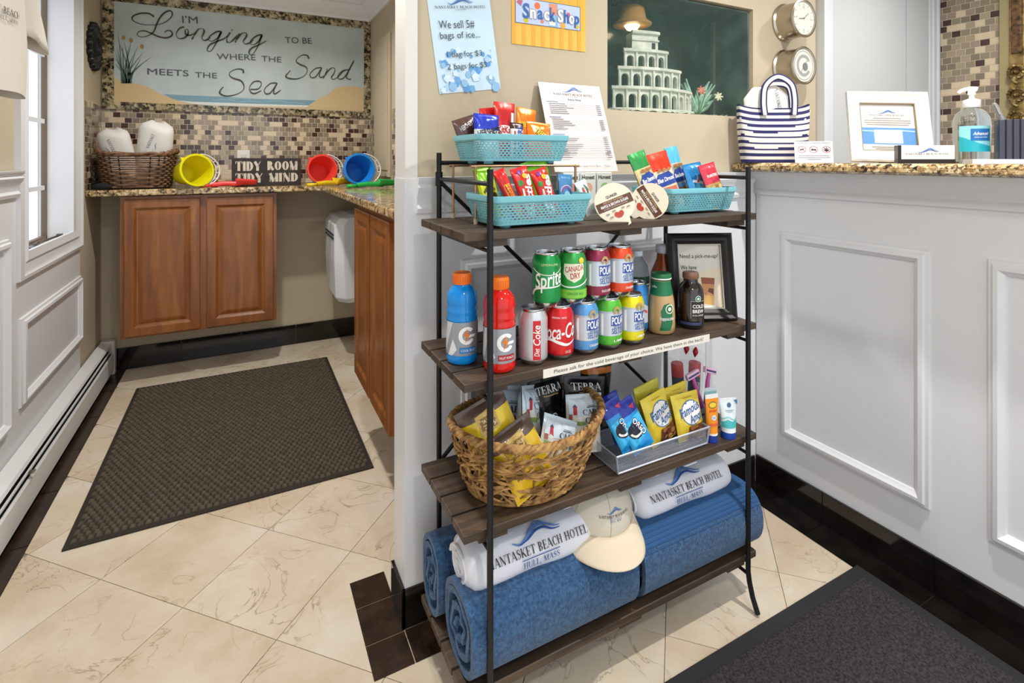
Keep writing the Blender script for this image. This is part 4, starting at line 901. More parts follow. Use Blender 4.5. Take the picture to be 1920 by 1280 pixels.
def frame_thing(name, label, loc, rot, w, h, b, mat, lip, art_mat, items, prof=None):
    t_ = thing(name, label, 'picture frame', loc, rot)
    panel_frame([(-w / 2, 0, 0), (w / 2, 0, 0), (w / 2, 0, h), (-w / 2, 0, h)], (0, -1, 0), mat, t_, 'frame', prof or [(0, 0), (.014, 0), (.018, .006), (.012, .014), (.014, b * .7), (.008, b), (0, b)])
    panel_frame([(-w / 2 + b, -.001, b), (w / 2 - b, -.001, b), (w / 2 - b, -.001, h - b), (-w / 2 + b, -.001, h - b)], (0, -1, 0), lip, t_, 'inner_lip', [(0, 0), (.006, 0), (.006, .003), (0, .003)])
    MB().box(-w / 2 + b * .5, w / 2 - b * .5, .0, .004, b * .5, h - b * .5).build('picture', art_mat, t_); decal('print', items, onplane(0), t_, None, .0003, .0001)
    MB().box(-.03, .03, .004, .006, .0, h * .7).build('easel_back', C('#1d1c1c', .6), t_).rotation_euler = (R(-14), 0, 0)
    return t_
its = [(rect(-.085, .085, .06, .115), C('#5f93cf', .3)), (stroke([(-.085, .105), (-.03, .103), (.03, .107), (.085, .104)], .004), C('#a8cbea', .3)), (rect(-.04, .04, .064, .108), C('#eeeef0', .3))] + logo_items(.05, 0, .158, .005, .1, False) + [(rect(-w_, w_, z_, z_ + .0022), C('#9a8f86', .4)) for w_, z_ in ((.04, .145), (.066, .138), (.066, .131), (.06, .124))] + [(rect(-.05, .05, .05, .0525), C('#9a8f86', .4)), (rect(-.04, .04, .044, .0465), C('#9a8f86', .4))]
frame_thing('picture_frame', 'white framed beach notice standing on the bar top', (1.80, .905, ZB), (R(-14), R(2), R(-38)), .232, .232, .036, C('#e7e7e6', .35), C('#8c7c5c', .4), C('#e6ddd6', .35), its)
ch_ = thing('business_card_holder', 'dark wood card holder with white cards on the bar top', 'card holder', (1.725, .782, ZB), (0, 0, R(-50)))
dk = C('#241a18', .4); MB().box(-.066, .066, -.02, .02, 0, .012).build('base', dk, ch_, bevel=.001); MB().box(-.066, -.058, -.02, .02, .012, .052).build('side', dk, ch_, bevel=.001)
MB().box(-.06, .064, -.018, -.016, .012, .051).build('card', C('#ece8e2', .4), ch_); MB().box(-.057, .057, -.014, .012, .012, .048).build('card_stack', C('#e4e0da', .5), ch_)
decal('print', [(place(s, .004, .034), m) for s, m in zip(wave_logo(.05), (LB, LB2, LB))] + [(place(SER('NANTASKET BEACH HOTEL', .0045, .1), .002, .027), BLK)], onplane(-.018), ch_, None, .0003, .0001)
tr = thing('white_tray', 'low white tray under the sanitizer bottle on the bar top', 'tray', (1.83, .56, ZB), (0, 0, R(-55)))
MB().box(-.16, .16, -.06, .06, 0, .004).build('base', C('#e6e6ea', .35), tr); tt = MB()
for (a, b, c, d) in ((-.16, .16, -.06, -.056), (-.16, .16, .056, .06), (-.16, -.156, -.056, .056), (.156, .16, -.056, .056)): tt.box(a, b, c, d, .004, .012)
tt.build('rim', C('#e6e6ea', .35), tr)
sb_ = thing('sanitizer_bottle', 'clear hand sanitizer pump bottle with teal label on the bar top', 'bottle', (1.795, .70, ZB + .0045), (0, 0, R(-58)))
pr = [(.0, 0), (.037, 0), (.04, .004), (.041, .1), (.04, .118), (.034, .134), (.022, .145), (.015, .15), (.015, .158), (0, .158)]
MB().lathe(pr, 32).build('body', M('clear_plastic', '#eaf4f6', .04, trans=.95, ior=1.2), sb_, smooth=40)
MB().lathe([(.0, .15), (.019, .15), (.02, .152), (.02, .17), (.012, .173), (.006, .176), (.006, .19), (0, .19)], 24).build('collar', C('#eef0f2', .35), sb_, smooth=40)
pm = MB(); pm.tube(smoothpath([(.012, 0, .2), (-.004, 0, .203), (-.022, 0, .198), (-.028, 0, .192)], 4), lambda i: .0065 - i * .0002, 8); pm.lathe([(0, .186), (.009, .186), (.008, .204), (0, .206)], 14); pm.build('pump_head', C('#f2f3f5', .35), sb_, smooth=50)
teal = C('#2aa7b8', .3); decal('label', [(rect(-.036, .04, .028, .098), C('#8fd3e0', .3)), (poly([(-.036, .028), (.04, .028), (.04, .042), (.01, .05), (-.02, .064), (-.036, .07)]), teal), (rect(-.01, .036, .058, .09), C('#2c6fb0', .3)), (place(T('Advanced', .009, .036, .01, .3), .013, .077), C('#ffffff', .3)), (place(T('HAND SANITIZER', .003, .03), .013, .067), C('#ffffff', .3))], oncyl(lambda z: .0408), sb_, .008, .0008)
px_ = thing('pen_box', 'black ribbed pen box on the white tray', 'box', (1.815, .575, ZB + .0045), (0, 0, R(-62)))
MB().box(-.075, .075, -.032, .032, 0, .11).build('box', C('#1c1d24', .5), px_)
for k in range(11): MB().box(-.074 + k * .0136, -.074 + k * .0136 + .0105, -.036, -.032, .0, .11).build('slat', M('slate_slat', '#3f4152', .5), px_, bevel=.0008)
for k, (x_, a_, l_) in enumerate(((-.062, -.35, .165), (.02, .45, .16), (.035, .3, .165))):
    pn = thing('pen', ('grey pen leaning left', 'grey pen leaning right', 'silver pen standing upright')[k] + ' in the black pen box', 'pen', Vector((1.815, .575, ZB + .0055)) + Vector((x_ * cos(R(-62)), x_ * sin(R(-62)), .106)), (0, a_, R(-62)), 'pens in the pen box')
    MB().lathe([(0, 0), (.0065, 0), (.0068, .045), (.005, .052), (0, .054)], 10).build('barrel', C('#8f8f92', .4, .4), pn, smooth=50); MB().box(-.0015, .0015, -.0085, -.006, .02, .05).build('clip', CHROME, pn)
# ------------------------------------------------------------------ the snack rack
PXL, PXR, PYF, PYB = .448, 1.2205, .965, 1.276
ZS = (1.07, .765, .459, .132); ST = .018
rk = thing('display_rack', 'black iron display rack with four dark wooden slat shelves', 'rack', (.833, 1.12, 0)); RO = Vector((.833, 1.12, 0))
def RV(*p): return Vector(p) - RO
PR = .0068
for (x_, s) in ((PXL, -1), (PXR, 1)):
    MB().tube([RV(x_, PYF, 1.199), RV(x_, PYF, .1)] + [RV(x_, PYF - .004, .075), RV(x_, PYF - .014, .04), RV(x_, PYF - .03, .0068)], PR, 10).build('front_post', IRON, rk, smooth=50)
    MB().tube([RV(x_, PYB, 1.236), RV(x_, PYB, .0068)], PR, 10).build('back_post', IRON, rk, smooth=50)
    MB().tube([RV(x_, PYF, 1.169), RV(x_, PYB, 1.169)], .0052, 8).build('side_rail', IRON, rk, smooth=50)
    MB().lathe([(0, 0), (.0095, 0), (.0095, .036), (0, .036)], 12, 0, RV(x_, PYB, 1.151)).build('collar', IRON, rk, smooth=40)
    for z in ZS: MB().tube([RV(x_, PYF, z - ST - .021), RV(x_, PYB, z - ST - .021)], .0045, 8).build('shelf_rail', IRON, rk, smooth=50)
MB().tube([RV(PXL, PYB, 1.21), RV(PXR, PYB, 1.21)], .0058, 8).build('top_rail', IRON, rk, smooth=50)
MB().tube([RV(PXL, PYB + .001, 1.165), RV(PXR, PYB + .001, .432)], .0055, 8).build('cross_brace', IRON, rk, smooth=50)
MB().tube([RV(PXR, PYB + .010, 1.165), RV(PXL, PYB + .010, .432)], .0055, 8).build('cross_brace', IRON, rk, smooth=50)
slatm = MB().box(-.437, .437, -.033, .033, -ST, 0).mesh('slat', [SHELFW]); bat = MB().box(-.033, .033, -.135, .135, -.015, 0).mesh('batten', [SHELFW])
for z in ZS:
    for k in range(4):
        o = inst('slat', slatm, rk, RV(.833, .978 + .033 + k * .0727, z)); md = o.modifiers.new('bevel', 'BEVEL'); md.width = .002; md.segments = 2
    for x_ in (.466, .833, 1.2): inst('batten', bat, rk, RV(x_, 1.122, z - ST))
# paper strip on the second shelf
ps = thing('shelf_label_strip', 'white paper strip asking guests to ask for cold beverages', 'label', (.833, .978, .752))
MB().box(-.252, .254, -.0012, 0, -.0095, .0095).build('paper', C('#e2ddd2', .6), ps)
decal('lettering', [(place(T('Please ask for the cold beverage of your choice. We have them in the back!', .0105, .455), .003, -.0005), C('#3a3633', .7))], onplane(-.0012), ps, None, .0003)

# ------------------------------------------------------------------ drinks on the second shelf
Z2 = ZS[1] + .0004
ALU = M('can_aluminium', '#c9ccd0', .22, metal=1); ALU2 = M('can_aluminium_dark', '#6f7072', .3, metal=1)
CANP = [(0, .006), (.022, .006), (.024, 0), (.026, .002), (.0325, .012), (.033, .016), (.033, .030), (.033, .034), (.033, .088), (.033, .092), (.033, .100), (.0305, .108), (.0272, .1165), (.0262, .1175), (.0272, .1195), (.0268, .122), (.0255, .122), (.025, .118), (0, .117)]
def can(label, loc, body, items, bands=None, h=1.0, r=1.0, rough=.3, metal=.55, rotz=R(-30), group='drink cans on the second shelf'):
    """body: colour; bands: {profile segment: colour}"""
    t_ = thing('drink_can', label, 'can', loc, (0, 0, rotz), group); mats = [M('can_%s' % body.lstrip('#'), body, rough, metal=metal, coat=.4), ALU]; idx = [1] * (len(CANP) - 1)
    for k in range(4, 12): idx[k] = 0
    for k in range(0, 4): idx[k] = 1
    for seg, c in (bands or {}).items():
        mm = M('can_%s' % c.lstrip('#'), c, rough, metal=metal, coat=.4)
        if mm not in mats: mats.append(mm)
        for k in seg: idx[k] = mats.index(mm)
    prof = [(a * r, z * h) for a, z in CANP]
    bd = MB().lathe(prof[:13], 40, idx[:12]).build('body', mats, t_, smooth=50)
    ld = MB().lathe(prof[12:], 32).build('lid', ALU, t_, smooth=40)
    MB().box(-.006, .006, -.016, .004, .1175 * h, .1188 * h).build('pull_tab', ALU2, ld, bevel=.001)
    decal('printed_label', items, oncyl(lambda z: profr(prof[4:12])(z) if z < .108 * h else .03 * r), bd, .006, .0004, .0002)
    return t_
W_ = C('#f2f1ee', .35); silver = C('#c4c8cf', .3, .5); blu = C('#2a4c98', .35)
YC = 1.022; XC0 = .581
can('silver diet cola can with a red stripe, left of the front row', (XC0, YC, Z2), '#cdcdd2', [(rect(.000, .018, .014, .1), C('#c8202c', .35)), (place(T('Coke', .017, .044, .012, .2), .0088, .068, R(90)), W_), (place(T('Diet', .012, .018, .008, .3), .009, .031, R(90)), W_)])
swoosh = curve2([(-.04, .04), (-.02, .046), (.0, .041), (.02, .036), (.045, .044)], lambda q: .001 + .006 * sin(pi * q), 6)
can('bright red cola can with white script in the front row', (XC0 + .07, YC, Z2), '#d3161d', [(place(T('Coca-Cola', .034, .112, .014, .35), .006, .066, R(6)), W_), (swoosh, W_), (place(T('ORIGINAL TASTE', .004, .034), 0, .097), W_), (place(T('12 FL OZ', .006, .014), .022, .02), W_)], metal=.35, rotz=R(-33))
def polar(label, loc, c, c2, flavour):
    its = [(rect(-.034, .05, .034, .088), C('#c9d0da', .28, .5)), (rect(-.002, .042, .058, .082), blu), (place(T('POLAR', .0185, .04, .02), .02, .07), W_), (place(T('SELTZER', .0135, .042, .012), .021, .046), C('#4d6aa6', .35)), (place(T("100% NATURAL", .004, .03), .02, .0555), blu), (place(T(flavour, .0055, .03, .01), .02, .023), W_),
           (curve2([(.01, .087), (.006, .093), (.01, .1), (.017, .1), (.022, .092), (.017, .087)], lambda q: .006, 5), C('#b09463', .4)), (rect(-.026, -.02, .036, .086), W_)]
    can(label, loc, c, its, {(7, 8): '#b9c0cb'}, metal=.4, rotz=R(-22))
polar('light blue seltzer can in the front row beside the red cola', (XC0 + .14, YC, Z2), '#5b9bd8', 0, 'ORIGINAL')
polar('lime green seltzer can in the front row', (XC0 + .21, YC, Z2), '#58b934', 0, 'LIME')
polar('yellow seltzer can at the right end of the front row', (XC0 + .28, YC, Z2), '#e6d812', 0, 'LEMON')
Z2b = Z2 + .1222
can('green lemon-lime soda can, left of the upper row', (XC0 + .035, YC, Z2b), '#0b8f41', [(place(T('Sprite', .044, .074, .014, .3), .004, .06, R(10)), W_), (curve2([(-.042, .028), (-.03, .042), (-.005, .046), (.025, .048), (.045, .052)], lambda q: .0055 - .004 * q, 6), W_), (curve2([(-.04, .088), (-.02, .077), (.0, .074), (.02, .077), (.04, .088)], .0018, 6), W_), (place(T('LEMON-LIME', .005, .04), .004, .097), C('#d8e8a0', .35))], metal=.45, rotz=R(-24))
can('green ginger ale can with a pale shield in the upper row', (XC0 + .105, YC, Z2b), '#2f9e46', [(poly([(-.022, .093), (.026, .093), (.028, .07), (.018, .058), (.002, .05), (-.014, .058), (-.024, .07)]), C('#e8e3cf', .35)), (place(T('CANADA', .013, .046, .012), .003, .082, R(8)), C('#b02d2a', .35)), (place(T('DRY', .013, .024, .012), .005, .066, R(8)), C('#b02d2a', .35)), (rect(-.04, .05, .014, .034), C('#7fc241', .35)), (place(T('GINGER ALE', .006, .04, .01), .005, .025), C('#2a7a36', .35)), (disc(.02, .1, .007), C('#e2c33c', .4)), (curve2([(-.04, .046), (-.015, .04), (.015, .043), (.045, .056)], .003, 6), W_)], metal=.4, rotz=R(-28))
polar('dark cherry red seltzer can in the upper row', (XC0 + .175, YC, Z2b), '#8e2545', 0, 'BLACK CHERRY')
polar('orange red seltzer can at the right end of the upper row', (XC0 + .245, YC, Z2b), '#e2481c', 0, 'CRANBERRY')
can('slim blue energy drink can behind the yellow can', (.925, 1.069, Z2), '#2f7fc4', [(poly([(-.01, .03), (.03, .03), (.03, .07), (-.01, .09)]), C('#b8bcc4', .35)), (curve2([(.0, .055), (.012, .062), (.024, .056)], .006, 4), C('#c8382c', .35))], {(7, 8): '#3b96d8'}, 1.09, .8)
def bottle(name, label, loc, prof, mat, parts, cat='bottle', group='bottles on the second shelf', n=36):
    t_ = thing(name, label, cat, loc, (0, 0, R(-37)), group); MB().lathe(prof, n).build('bottle_body', mat, t_, smooth=50)
    for (nm, pr_, m_) in parts: MB().lathe(pr_, n).build(nm, m_, t_, smooth=40)
    return t_
GP = [(0, 0), (.030, 0), (.034, .004), (.0355, .012), (.0345, .022), (.0345, .096), (.0355, .1), (.033, .106), (.0345, .112), (.0355, .118), (.0325, .124), (.0345, .132), (.035, .142), (.032, .156), (.024, .167), (.0185, .172), (.018, .178), (0, .178)]
def sport(label, loc, col, acc):
    t_ = bottle('sports_drink', label, loc, GP, M('drink_' + col.lstrip('#'), col, .1, trans=.12, ior=1.33, coat=.5), [('cap', [(0, .174), (.0195, .174), (.0205, .176), (.0205, .196), (.019, .199), (0, .199)], C('#f0771b', .4))])
    lab = C('#9a9ea6', .32, .3); its = [(rect(-.058, .062, .022, .095), lab), (poly([(-.03, .095), (-.012, .095), (-.034, .03), (-.05, .03)]), C('#c6cad0', .32)), (poly([(-.026, .022), (-.012, .058), (-.002, .036), (-.014, .022)]), C('#dde0e4', .32)),
           (ring(.021, .066, .0195, .0195, .011, .012, 40, 330), W_), (rect(.022, .042, .062, .068), W_), (poly([(.022, .082), (.013, .065), (.02, .065), (.016, .05), (.029, .069), (.022, .069)]), C('#e8771e', .35)), (rect(.004, .044, .028, .04), C(acc, .35)), (place(T('COOL BLUE' if acc == '#2b7fc0' else 'FRUIT PUNCH', .005, .034), .024, .034), W_)]
    decal('wrap_label', its, oncyl(.0352), t_.children[0], .006, .0005, .0002)
    rib = MB()
    for k in range(26): a = 2 * pi * k / 26; rib.box(-.0006 + .0207 * cos(a), .0006 + .0207 * cos(a), -.0006 + .0207 * sin(a), .0006 + .0207 * sin(a), .177, .194)
    rib.build('cap_ribs', C('#e8701a', .4), t_.children[1])
sport('blue sports drink bottle with an orange cap at the left of the shelf', (.441, 1.1, Z2), '#0f92ea', '#2b7fc0')
sport('red sports drink bottle with an orange cap beside the silver can', (.497, 1.022, Z2), '#dc1c14', '#a8242a')
wtr = bottle('water_bottle', 'clear plastic water bottle behind the orange red can', (.992, 1.148, Z2), [(0, 0), (.03, 0), (.032, .006), (.031, .04), (.032, .045), (.031, .11), (.032, .13), (.028, .155), (.016, .175), (.0135, .18), (.0135, .184), (0, .184)], M('water_plastic', '#dfeaf0', .05, trans=.95, ior=1.2), [('cap', [(0, .182), (.0145, .182), (.015, .196), (0, .198)], C('#dfe3e8', .4))])
decal('label', [(rect(-.05, .05, .1, .128), C('#1f4d36', .35)), (rect(-.05, .05, .104, .108), W_)], oncyl(.0325), wtr.children[0], .006)
tea = bottle('iced_tea_bottle', 'amber tea bottle with a white cap behind the pale coffee bottle', (1.089, 1.15, Z2), [(0, 0), (.032, 0), (.035, .005), (.034, .02), (.0325, .06), (.035, .075), (.0365, .1), (.034, .125), (.024, .15), (.018, .165), (.0165, .19), (0, .19)], M('amber_tea', '#8f3c12', .07, trans=.3, ior=1.33, coat=.5), [('cap', [(0, .182), (.0195, .182), (.0205, .184), (.0205, .203), (.019, .205), (0, .205)], C('#c9ccd4', .4))])
decal('label', [(rect(-.05, .06, .02, .07), C('#b98f5e', .4)), (disc(.03, .045, .014), C('#5c7a3a', .4)), (disc(.045, .03, .01), C('#c8702c', .4))], oncyl(.0345), tea.children[0], .006)
FP = [(0, 0), (.031, 0), (.0345, .004), (.036, .02), (.0355, .05), (.033, .085), (.028, .108), (.0245, .125), (.0235, .136), (0, .136)]
fr_ = bottle('coffee_bottle', 'glass bottle of pale milky coffee with a green capped neck', (.984, 1.045, Z2), FP, M('milky_coffee', '#bd9a66', .12, coat=.8), [('cap', [(0, .137), (.0245, .137), (.0255, .139), (.0255, .15), (.0235, .154), (.018, .153), (0, .151)], C('#1e6b41', .35)), ('cap_ring', [(.0255, .1395), (.0262, .1405), (.0262, .142), (.0255, .143)], W_)])
gf = profr(FP)
grn = C('#1b6f48', .3); decal('label', [(poly([(x_ * .012, y_) for x_, y_ in ((-6, .105), (-3, .1), (0, .099), (3, .1), (6, .105))] + [(.074, .135), (-.074, .135)]), grn), (poly([(.006, .012), (.034, .012), (.042, .03), (.04, .07), (.03, .082), (.016, .078), (.008, .06), (.012, .04)]), grn), (disc(.032, .067, .012), C('#e7e3d4', .35)), (disc(.032, .067, .0095), grn), (disc(.032, .067, .005), C('#e7e3d4', .35)), (place(T('frappuccino', .012, .04, .012, .2), .026, .042), W_), (place(T('coffee', .006, .016), -.012, .122), W_)], oncyl(gf), fr_.children[0], .006, .0006)
CP = [(0, 0), (.032, 0), (.0345, .004), (.035, .012), (.035, .088), (.033, .102), (.026, .114), (.019, .12), (.0185, .132), (0, .132)]
cb = bottle('cold_brew_bottle', 'dark cold brew coffee bottle with a brown cap beside the frame', (1.087, 1.042, Z2), CP, M('cold_brew', '#140a06', .06, coat=1), [('cap', [(0, .13), (.0205, .13), (.0215, .132), (.0215, .143), (.019, .147), (0, .147)], C('#7a5a43', .35))])
decal('label', [(rect(.0, .042, .03, .075), C('#2c241e', .4)), (stroke([(.0, .03), (.0, .075), (.042, .075)], .001), C('#d8cfc0', .35)), (disc(.02, .082, .0085), C('#dfe0d8', .35)), (disc(.02, .082, .0068), grn), (disc(.02, .082, .0035), C('#dfe0d8', .35)), (place(T('COLD', .0095, .033, .02), .021, .062), W_), (place(T('BREW', .0095, .033, .02), .021, .049), W_), (place(T('BLACK, UNSWEET', .0045, .033), .021, .038), W_), (rect(-.03, .03, .012, .02), C('#3a3f66', .35))], oncyl(.0352), cb.children[0], .006, .0006)
drink = [(poly([(.005, .045), (.035, .04), (.042, .115), (.002, .118)]), C('#c98a58', .4)), (poly([(.005, .045), (.035, .04), (.037, .065), (.004, .07)]), C('#d9a85e', .4)), (poly([(.004, .1), (.04, .098), (.042, .115), (.002, .118)]), C('#8d4f30', .4)), (poly([(.02, .078), (.036, .07), (.037, .085), (.024, .088)]), C('#6b3a24', .4)), (rect(.0, .04, .032, .039), C('#e6e2dc', .4))]
frame_thing('picture_frame', 'black framed pick-me-up coffee notice at the right end of the shelf', (1.155, 1.062, Z2), (R(-9), 0, R(-24)), .19, .243, .031, C('#1d1a19', .4), C('#b7b1a6', .4), C('#d9d3c8', .35),
   [(poly([(-.07, .028), (.07, .028), (.07, .15), (-.07, .11)]), C('#e2d2bb', .4))] + drink + [(place(T('Need a pick-me-up?', .0155, .112), .0, .176), BLK), (place(T('We have', .0115, .046), -.032, .146), BLK), (place(T('flavors', .007, .025), -.026, .11), BLK)])
fr_.rotation_euler.z = R(-58); cb.rotation_euler.z = R(-45)
# ------------------------------------------------------------------ pouches, wrappers and bags
def pillow_depth(x, y_, w, h, t, crimp, seed=0):
    if y_ < crimp or y_ > h - crimp: return .0012
    v = (y_ - crimp) / (h - 2 * crimp); a = max(0, 1 - abs(2 * x / w) ** 2.4) ** .55; b = (max(0, 4 * v * (1 - v))) ** .42
    wr = .10 * sin(seed + 23 * x / w + 7 * v) + .08 * sin(2.1 * seed + 17 * v - 9 * x / w)
    return .0012 + t / 2 * a * b * (1 + wr)
def pouch(name, label, cat, loc, rot, w, h, t, colfun, mats, items, group, crimp=.008, part='wrapper', zig=False):
    """sealed bag standing on its lower edge, print towards -Y"""
    t_ = thing(name, label, cat, loc, rot, group); sd = (hash(label) % 97) / 9.0 if False else (sum(map(ord, label)) % 97) / 9.0
    def shrink(x, y_): return x * (1 - .07 * sin(pi * min(1, max(0, y_ / h))) * (t / w) * 2)
    def fr_(x, y_, o): return (shrink(x, y_), -pillow_depth(x, y_, w, h, t, crimp, sd) - o, y_)
    mb = MB(); nx, ny = 14, 22
    mb.grid(lambda u, v: fr_((u - .5) * w, v * h, 0), nx, ny, lambda u, v: colfun((u - .5) * w, v * h)); 
    mb.grid(lambda u, v: (lambda p: (p[0], -p[1], p[2]))(fr_((u - .5) * w, v * h, 0)), nx, ny, lambda u, v: colfun((u - .5) * w, v * h))
    e = MB(); 
    bd = mb.build(part, mats, t_, smooth=50, recalc=True)
    if items: decal('print', items, fr_, bd, min(w, h) / 9, .0008, .00025)
    return t_
def foil(c, rough=.25, metal=.25): return C(c, rough, metal, .3)
def stand(cx, top, wpx, Y, z0):
    """X, height and width of something whose top is seen at a photo pixel"""
    p = P(cx, top, Y=Y); return p.x, p.z - z0, wpx * mpp(cx, Y)
def band(*lims): 
    """colour index by height"""
    return lambda x, y_: sum(1 for l in lims if y_ > l)
# teal perforated baskets
TEAL = M('teal_plastic', '#74b4bf', .38); 
def plastic_basket(label, loc, w=.25, d=.165, h=.07):
    t_ = thing('plastic_basket', label, 'basket', loc, (0, 0, 0), 'teal plastic baskets on the top shelf'); per = 2 * (w + d)
    def rim_pt(s, k, z):
        ww, dd = (w / 2 - .012) + .012 * k, (d / 2 - .012) + .012 * k; s = s % 1.0 * per; rc = .012
        if s < w: x_, y_ = -ww + 2 * ww * s / w, -dd
        elif s < w + d: x_, y_ = ww, -dd + 2 * dd * (s - w) / d
        elif s < 2 * w + d: x_, y_ = ww - 2 * ww * (s - w - d) / w, dd
        else: x_, y_ = -ww, dd - 2 * dd * (s - 2 * w - d) / d
        ox, oy = max(0, abs(x_) - (ww - rc)), max(0, abs(y_) - (dd - rc)); l_ = sqrt(ox * ox + oy * oy)
        if ox > 0 and oy > 0:
            m_ = max(ox, oy); x_ -= math.copysign(ox - ox * m_ / l_, x_); y_ -= math.copysign(oy - oy * m_ / l_, y_)
        return (x_, y_, z)
    mb = MB(); nc, nr = int(per / .0108), 7; z0, z1 = .008, h - .014
    for r in range(nr):
        za, zb = z0 + .004 + (z1 - z0 - .008) * r / nr, z0 + .004 + (z1 - z0 - .008) * (r + 1) / nr; hz = zb - (zb - za) * .45
        for c in range(nc):
            off = .5 * (r % 2); s0, s1 = (c + off) / nc, (c + 1 + off) / nc; sm = s0 + (s1 - s0) * .42
            q = lambda s, z: rim_pt(s, (z - z0) / (z1 - z0) * .9, z)
            mb.add([q(s0, za), q(sm, za), q(sm, hz), q(s0, hz)], [(0, 1, 2, 3)]); mb.add([q(s0, hz), q(sm, hz), q(s1, hz), q(s1, zb), q(sm, zb), q(s0, zb)], [(0, 1, 4, 5), (1, 2, 3, 4)])
    mb.build('perforated_wall', TEAL, t_, solid=.0018, recalc=False)
    n = 96; mb = MB(); mb.grid(lambda u, v: rim_pt(u, *((.88, z1 - .003), (1.0, z1), (1.12, z1 + .001), (1.16, h - .002), (1.1, h), (.92, h), (.9, z1))[int(round(v * 6))]), n, 6, 0, True); mb.build('rim', TEAL, t_, smooth=50)
    MB().prism([rim_pt(k / 96, .0, 0)[:2] for k in range(96)], .006, .012, 'z').build('base', TEAL, t_)
    for sx in (-1, 1):
        for sy in (-1, 1): MB().lathe([(0, 0), (.011, 0), (.012, .006), (0, .006)], 14, 0, (sx * w * .34, sy * d * .3, 0)).build('foot', TEAL, t_)
    mb = MB(); mb.grid(lambda u, v: rim_pt(u, .0, .008 + v * .006), n, 1, 0, True); mb.build('lower_band', TEAL, t_, recalc=False, solid=.0018)
Z1 = ZS[0] + .0004
# copper wire riser
ws = thing('wire_riser', 'thin copper wire riser stand under the upper teal basket', 'stand', (.62, 1.17, Z1))
for y_ in (-.068, .075): MB().tube(smoothpath([(-.145, y_, .003), (-.145, y_, .125), (-.142, y_, .131), (-.135, y_, .133), (.12, y_, .133), (.127, y_, .131), (.13, y_, .125), (.13, y_, .003)], 3), .003, 8).build('wire_leg', COPPER, ws, smooth=50)
for x_ in (-.1, 0, .09): MB().tube([(x_, -.068, .133), (x_, .075, .133)], .0028, 8).build('cross_wire', COPPER, ws, smooth=50)
for x_ in (-.145, .13):
    for y_ in (-.068, .075): MB().lathe([(0, 0), (.0048, 0), (.0048, .012), (0, .012)], 10, 0, (x_, y_, 0)).build('foot_cap', C('#c7b39c', .4), ws)
BA = (.607, 1.183, Z1 + .1385); BB = (.596, 1.072, Z1); BC = (1.135, 1.115, Z1)
plastic_basket('teal basket of chocolate bars raised on the wire riser', BA)
plastic_basket('teal basket of chewy candies at the front left of the top shelf', BB)
plastic_basket('teal basket of nut bags at the right of the top shelf', BC)
def cp(name, label, cx, top, wpx, Y, zb, t, cols, lims, items, rot=(0, 0, 0), grp='chocolate bars in the upper basket', cat='candy', h=None, rough=.25, crimp=.006):
    X, hh, w = stand(cx, top, wpx, Y, zb); hh = h or hh
    its = items(w, hh) if items else []; rm_ = Euler(tuple(R(a) for a in rot)).to_matrix() @ Vector((0, 0, hh)); hh *= 1.0; X -= rm_.x; Y0 = Y - rm_.y * .5
    return pouch(name, label, cat, (X, Y0, zb), tuple(R(a) for a in rot), w, hh, t, band(*[l * hh for l in lims]), [foil(c) for c in cols], its, grp, crimp)
za = BA[2] + .013; YA = BA[1]
wtx = C('#f0eeea', .35); brn = C('#3b2a24', .35)
cp('candy_bar', 'dark brown chocolate bar at the left of the upper basket', 868, 216, 46, YA + .05, za, .014, ['#5a4038', '#5a4038'], [.5], lambda w, h: [(place(T("HERSHEY'S", .013, w * .75, .02), w * .05, h * .8, R(14)), C('#c9c6c2', .3, .5))], (-6, -18, 4))
cp('candy_bar', 'bright blue and white cookie bar in the upper basket', 914, 213, 52, YA + .015, za, .016, ['#d8dada', '#2238b8'], [.62], lambda w, h: [(place(T("HERSHEY'S", .017, w * .95, .02), w * .08, h * .6, R(14)), BLK), (place(T("COOKIES", .01, w * .6, .02), 0, h * .42, R(10)), C('#3858b8', .35))], (-8, 3, 0))
cp('candy_bar', 'red wafer bar at the back left of the upper basket', 916, 201, 36, YA + .045, za, .012, ['#c8181c', '#d41f20'], [.9], None, (-4, -6, 0))
cp('candy_bar', 'tall red wafer bar standing at the centre of the upper basket', 948, 191, 44, YA + .025, za, .014, ['#c4161b', '#c4161b', '#d8362c'], [.5, .86], lambda w, h: [(place(disc(0, 0, w * .4, w * .2), 0, h * .5), wtx), (place(T('KitKat', .018, w * .72, .03), 0, h * .5), C('#c4161b', .35)), (rect(w * .28, w * .42, h * .45, h * .82), wtx)], (-6, 4, 0))
cp('candy_bar', 'dark brown and white striped bar at the front of the upper basket', 971, 229, 28, YA - .05, za, .012, ['#e6dfe4', '#3a1c1c'], [.82], lambda w, h: [(place(T('SNICKERS', .016, h * .9, .03), w * .2, h * .45, R(90)), C('#2a3f9c', .35)), (rect(-w * .3, -w * .16, 0, h * .75), C('#b8463a', .35))], (-10, 4, 0))
cp('candy_bar', 'orange peanut butter cup pack at the back of the upper basket', 990, 201, 42, YA + .04, za, .014, ['#ef7a12', '#f08420'], [.9], lambda w, h: [(place(T("REESE'S", .014, w * .8, .03), 0, h * .66), C('#f5d428', .35))], (-8, 8, 0))
cp('candy_bar', 'orange peanut butter cup pack at the front right of the upper basket', 1014, 226, 52, YA - .035, za, .014, ['#f07410', '#f0761a'], [.9], lambda w, h: [(place(T("REESE'S", .02, w * .6, .03, .2), w * .12, h * .62, R(-30)), BLK), (place(T("REESE'S", .017, w * .54, .02, .2), w * .12, h * .62, R(-30)), C('#f2dc30', .35))], (-16, 6, 0))
zb_ = BB[2] + .013; YB_ = BB[1]; gB = 'candies in the lower left basket'
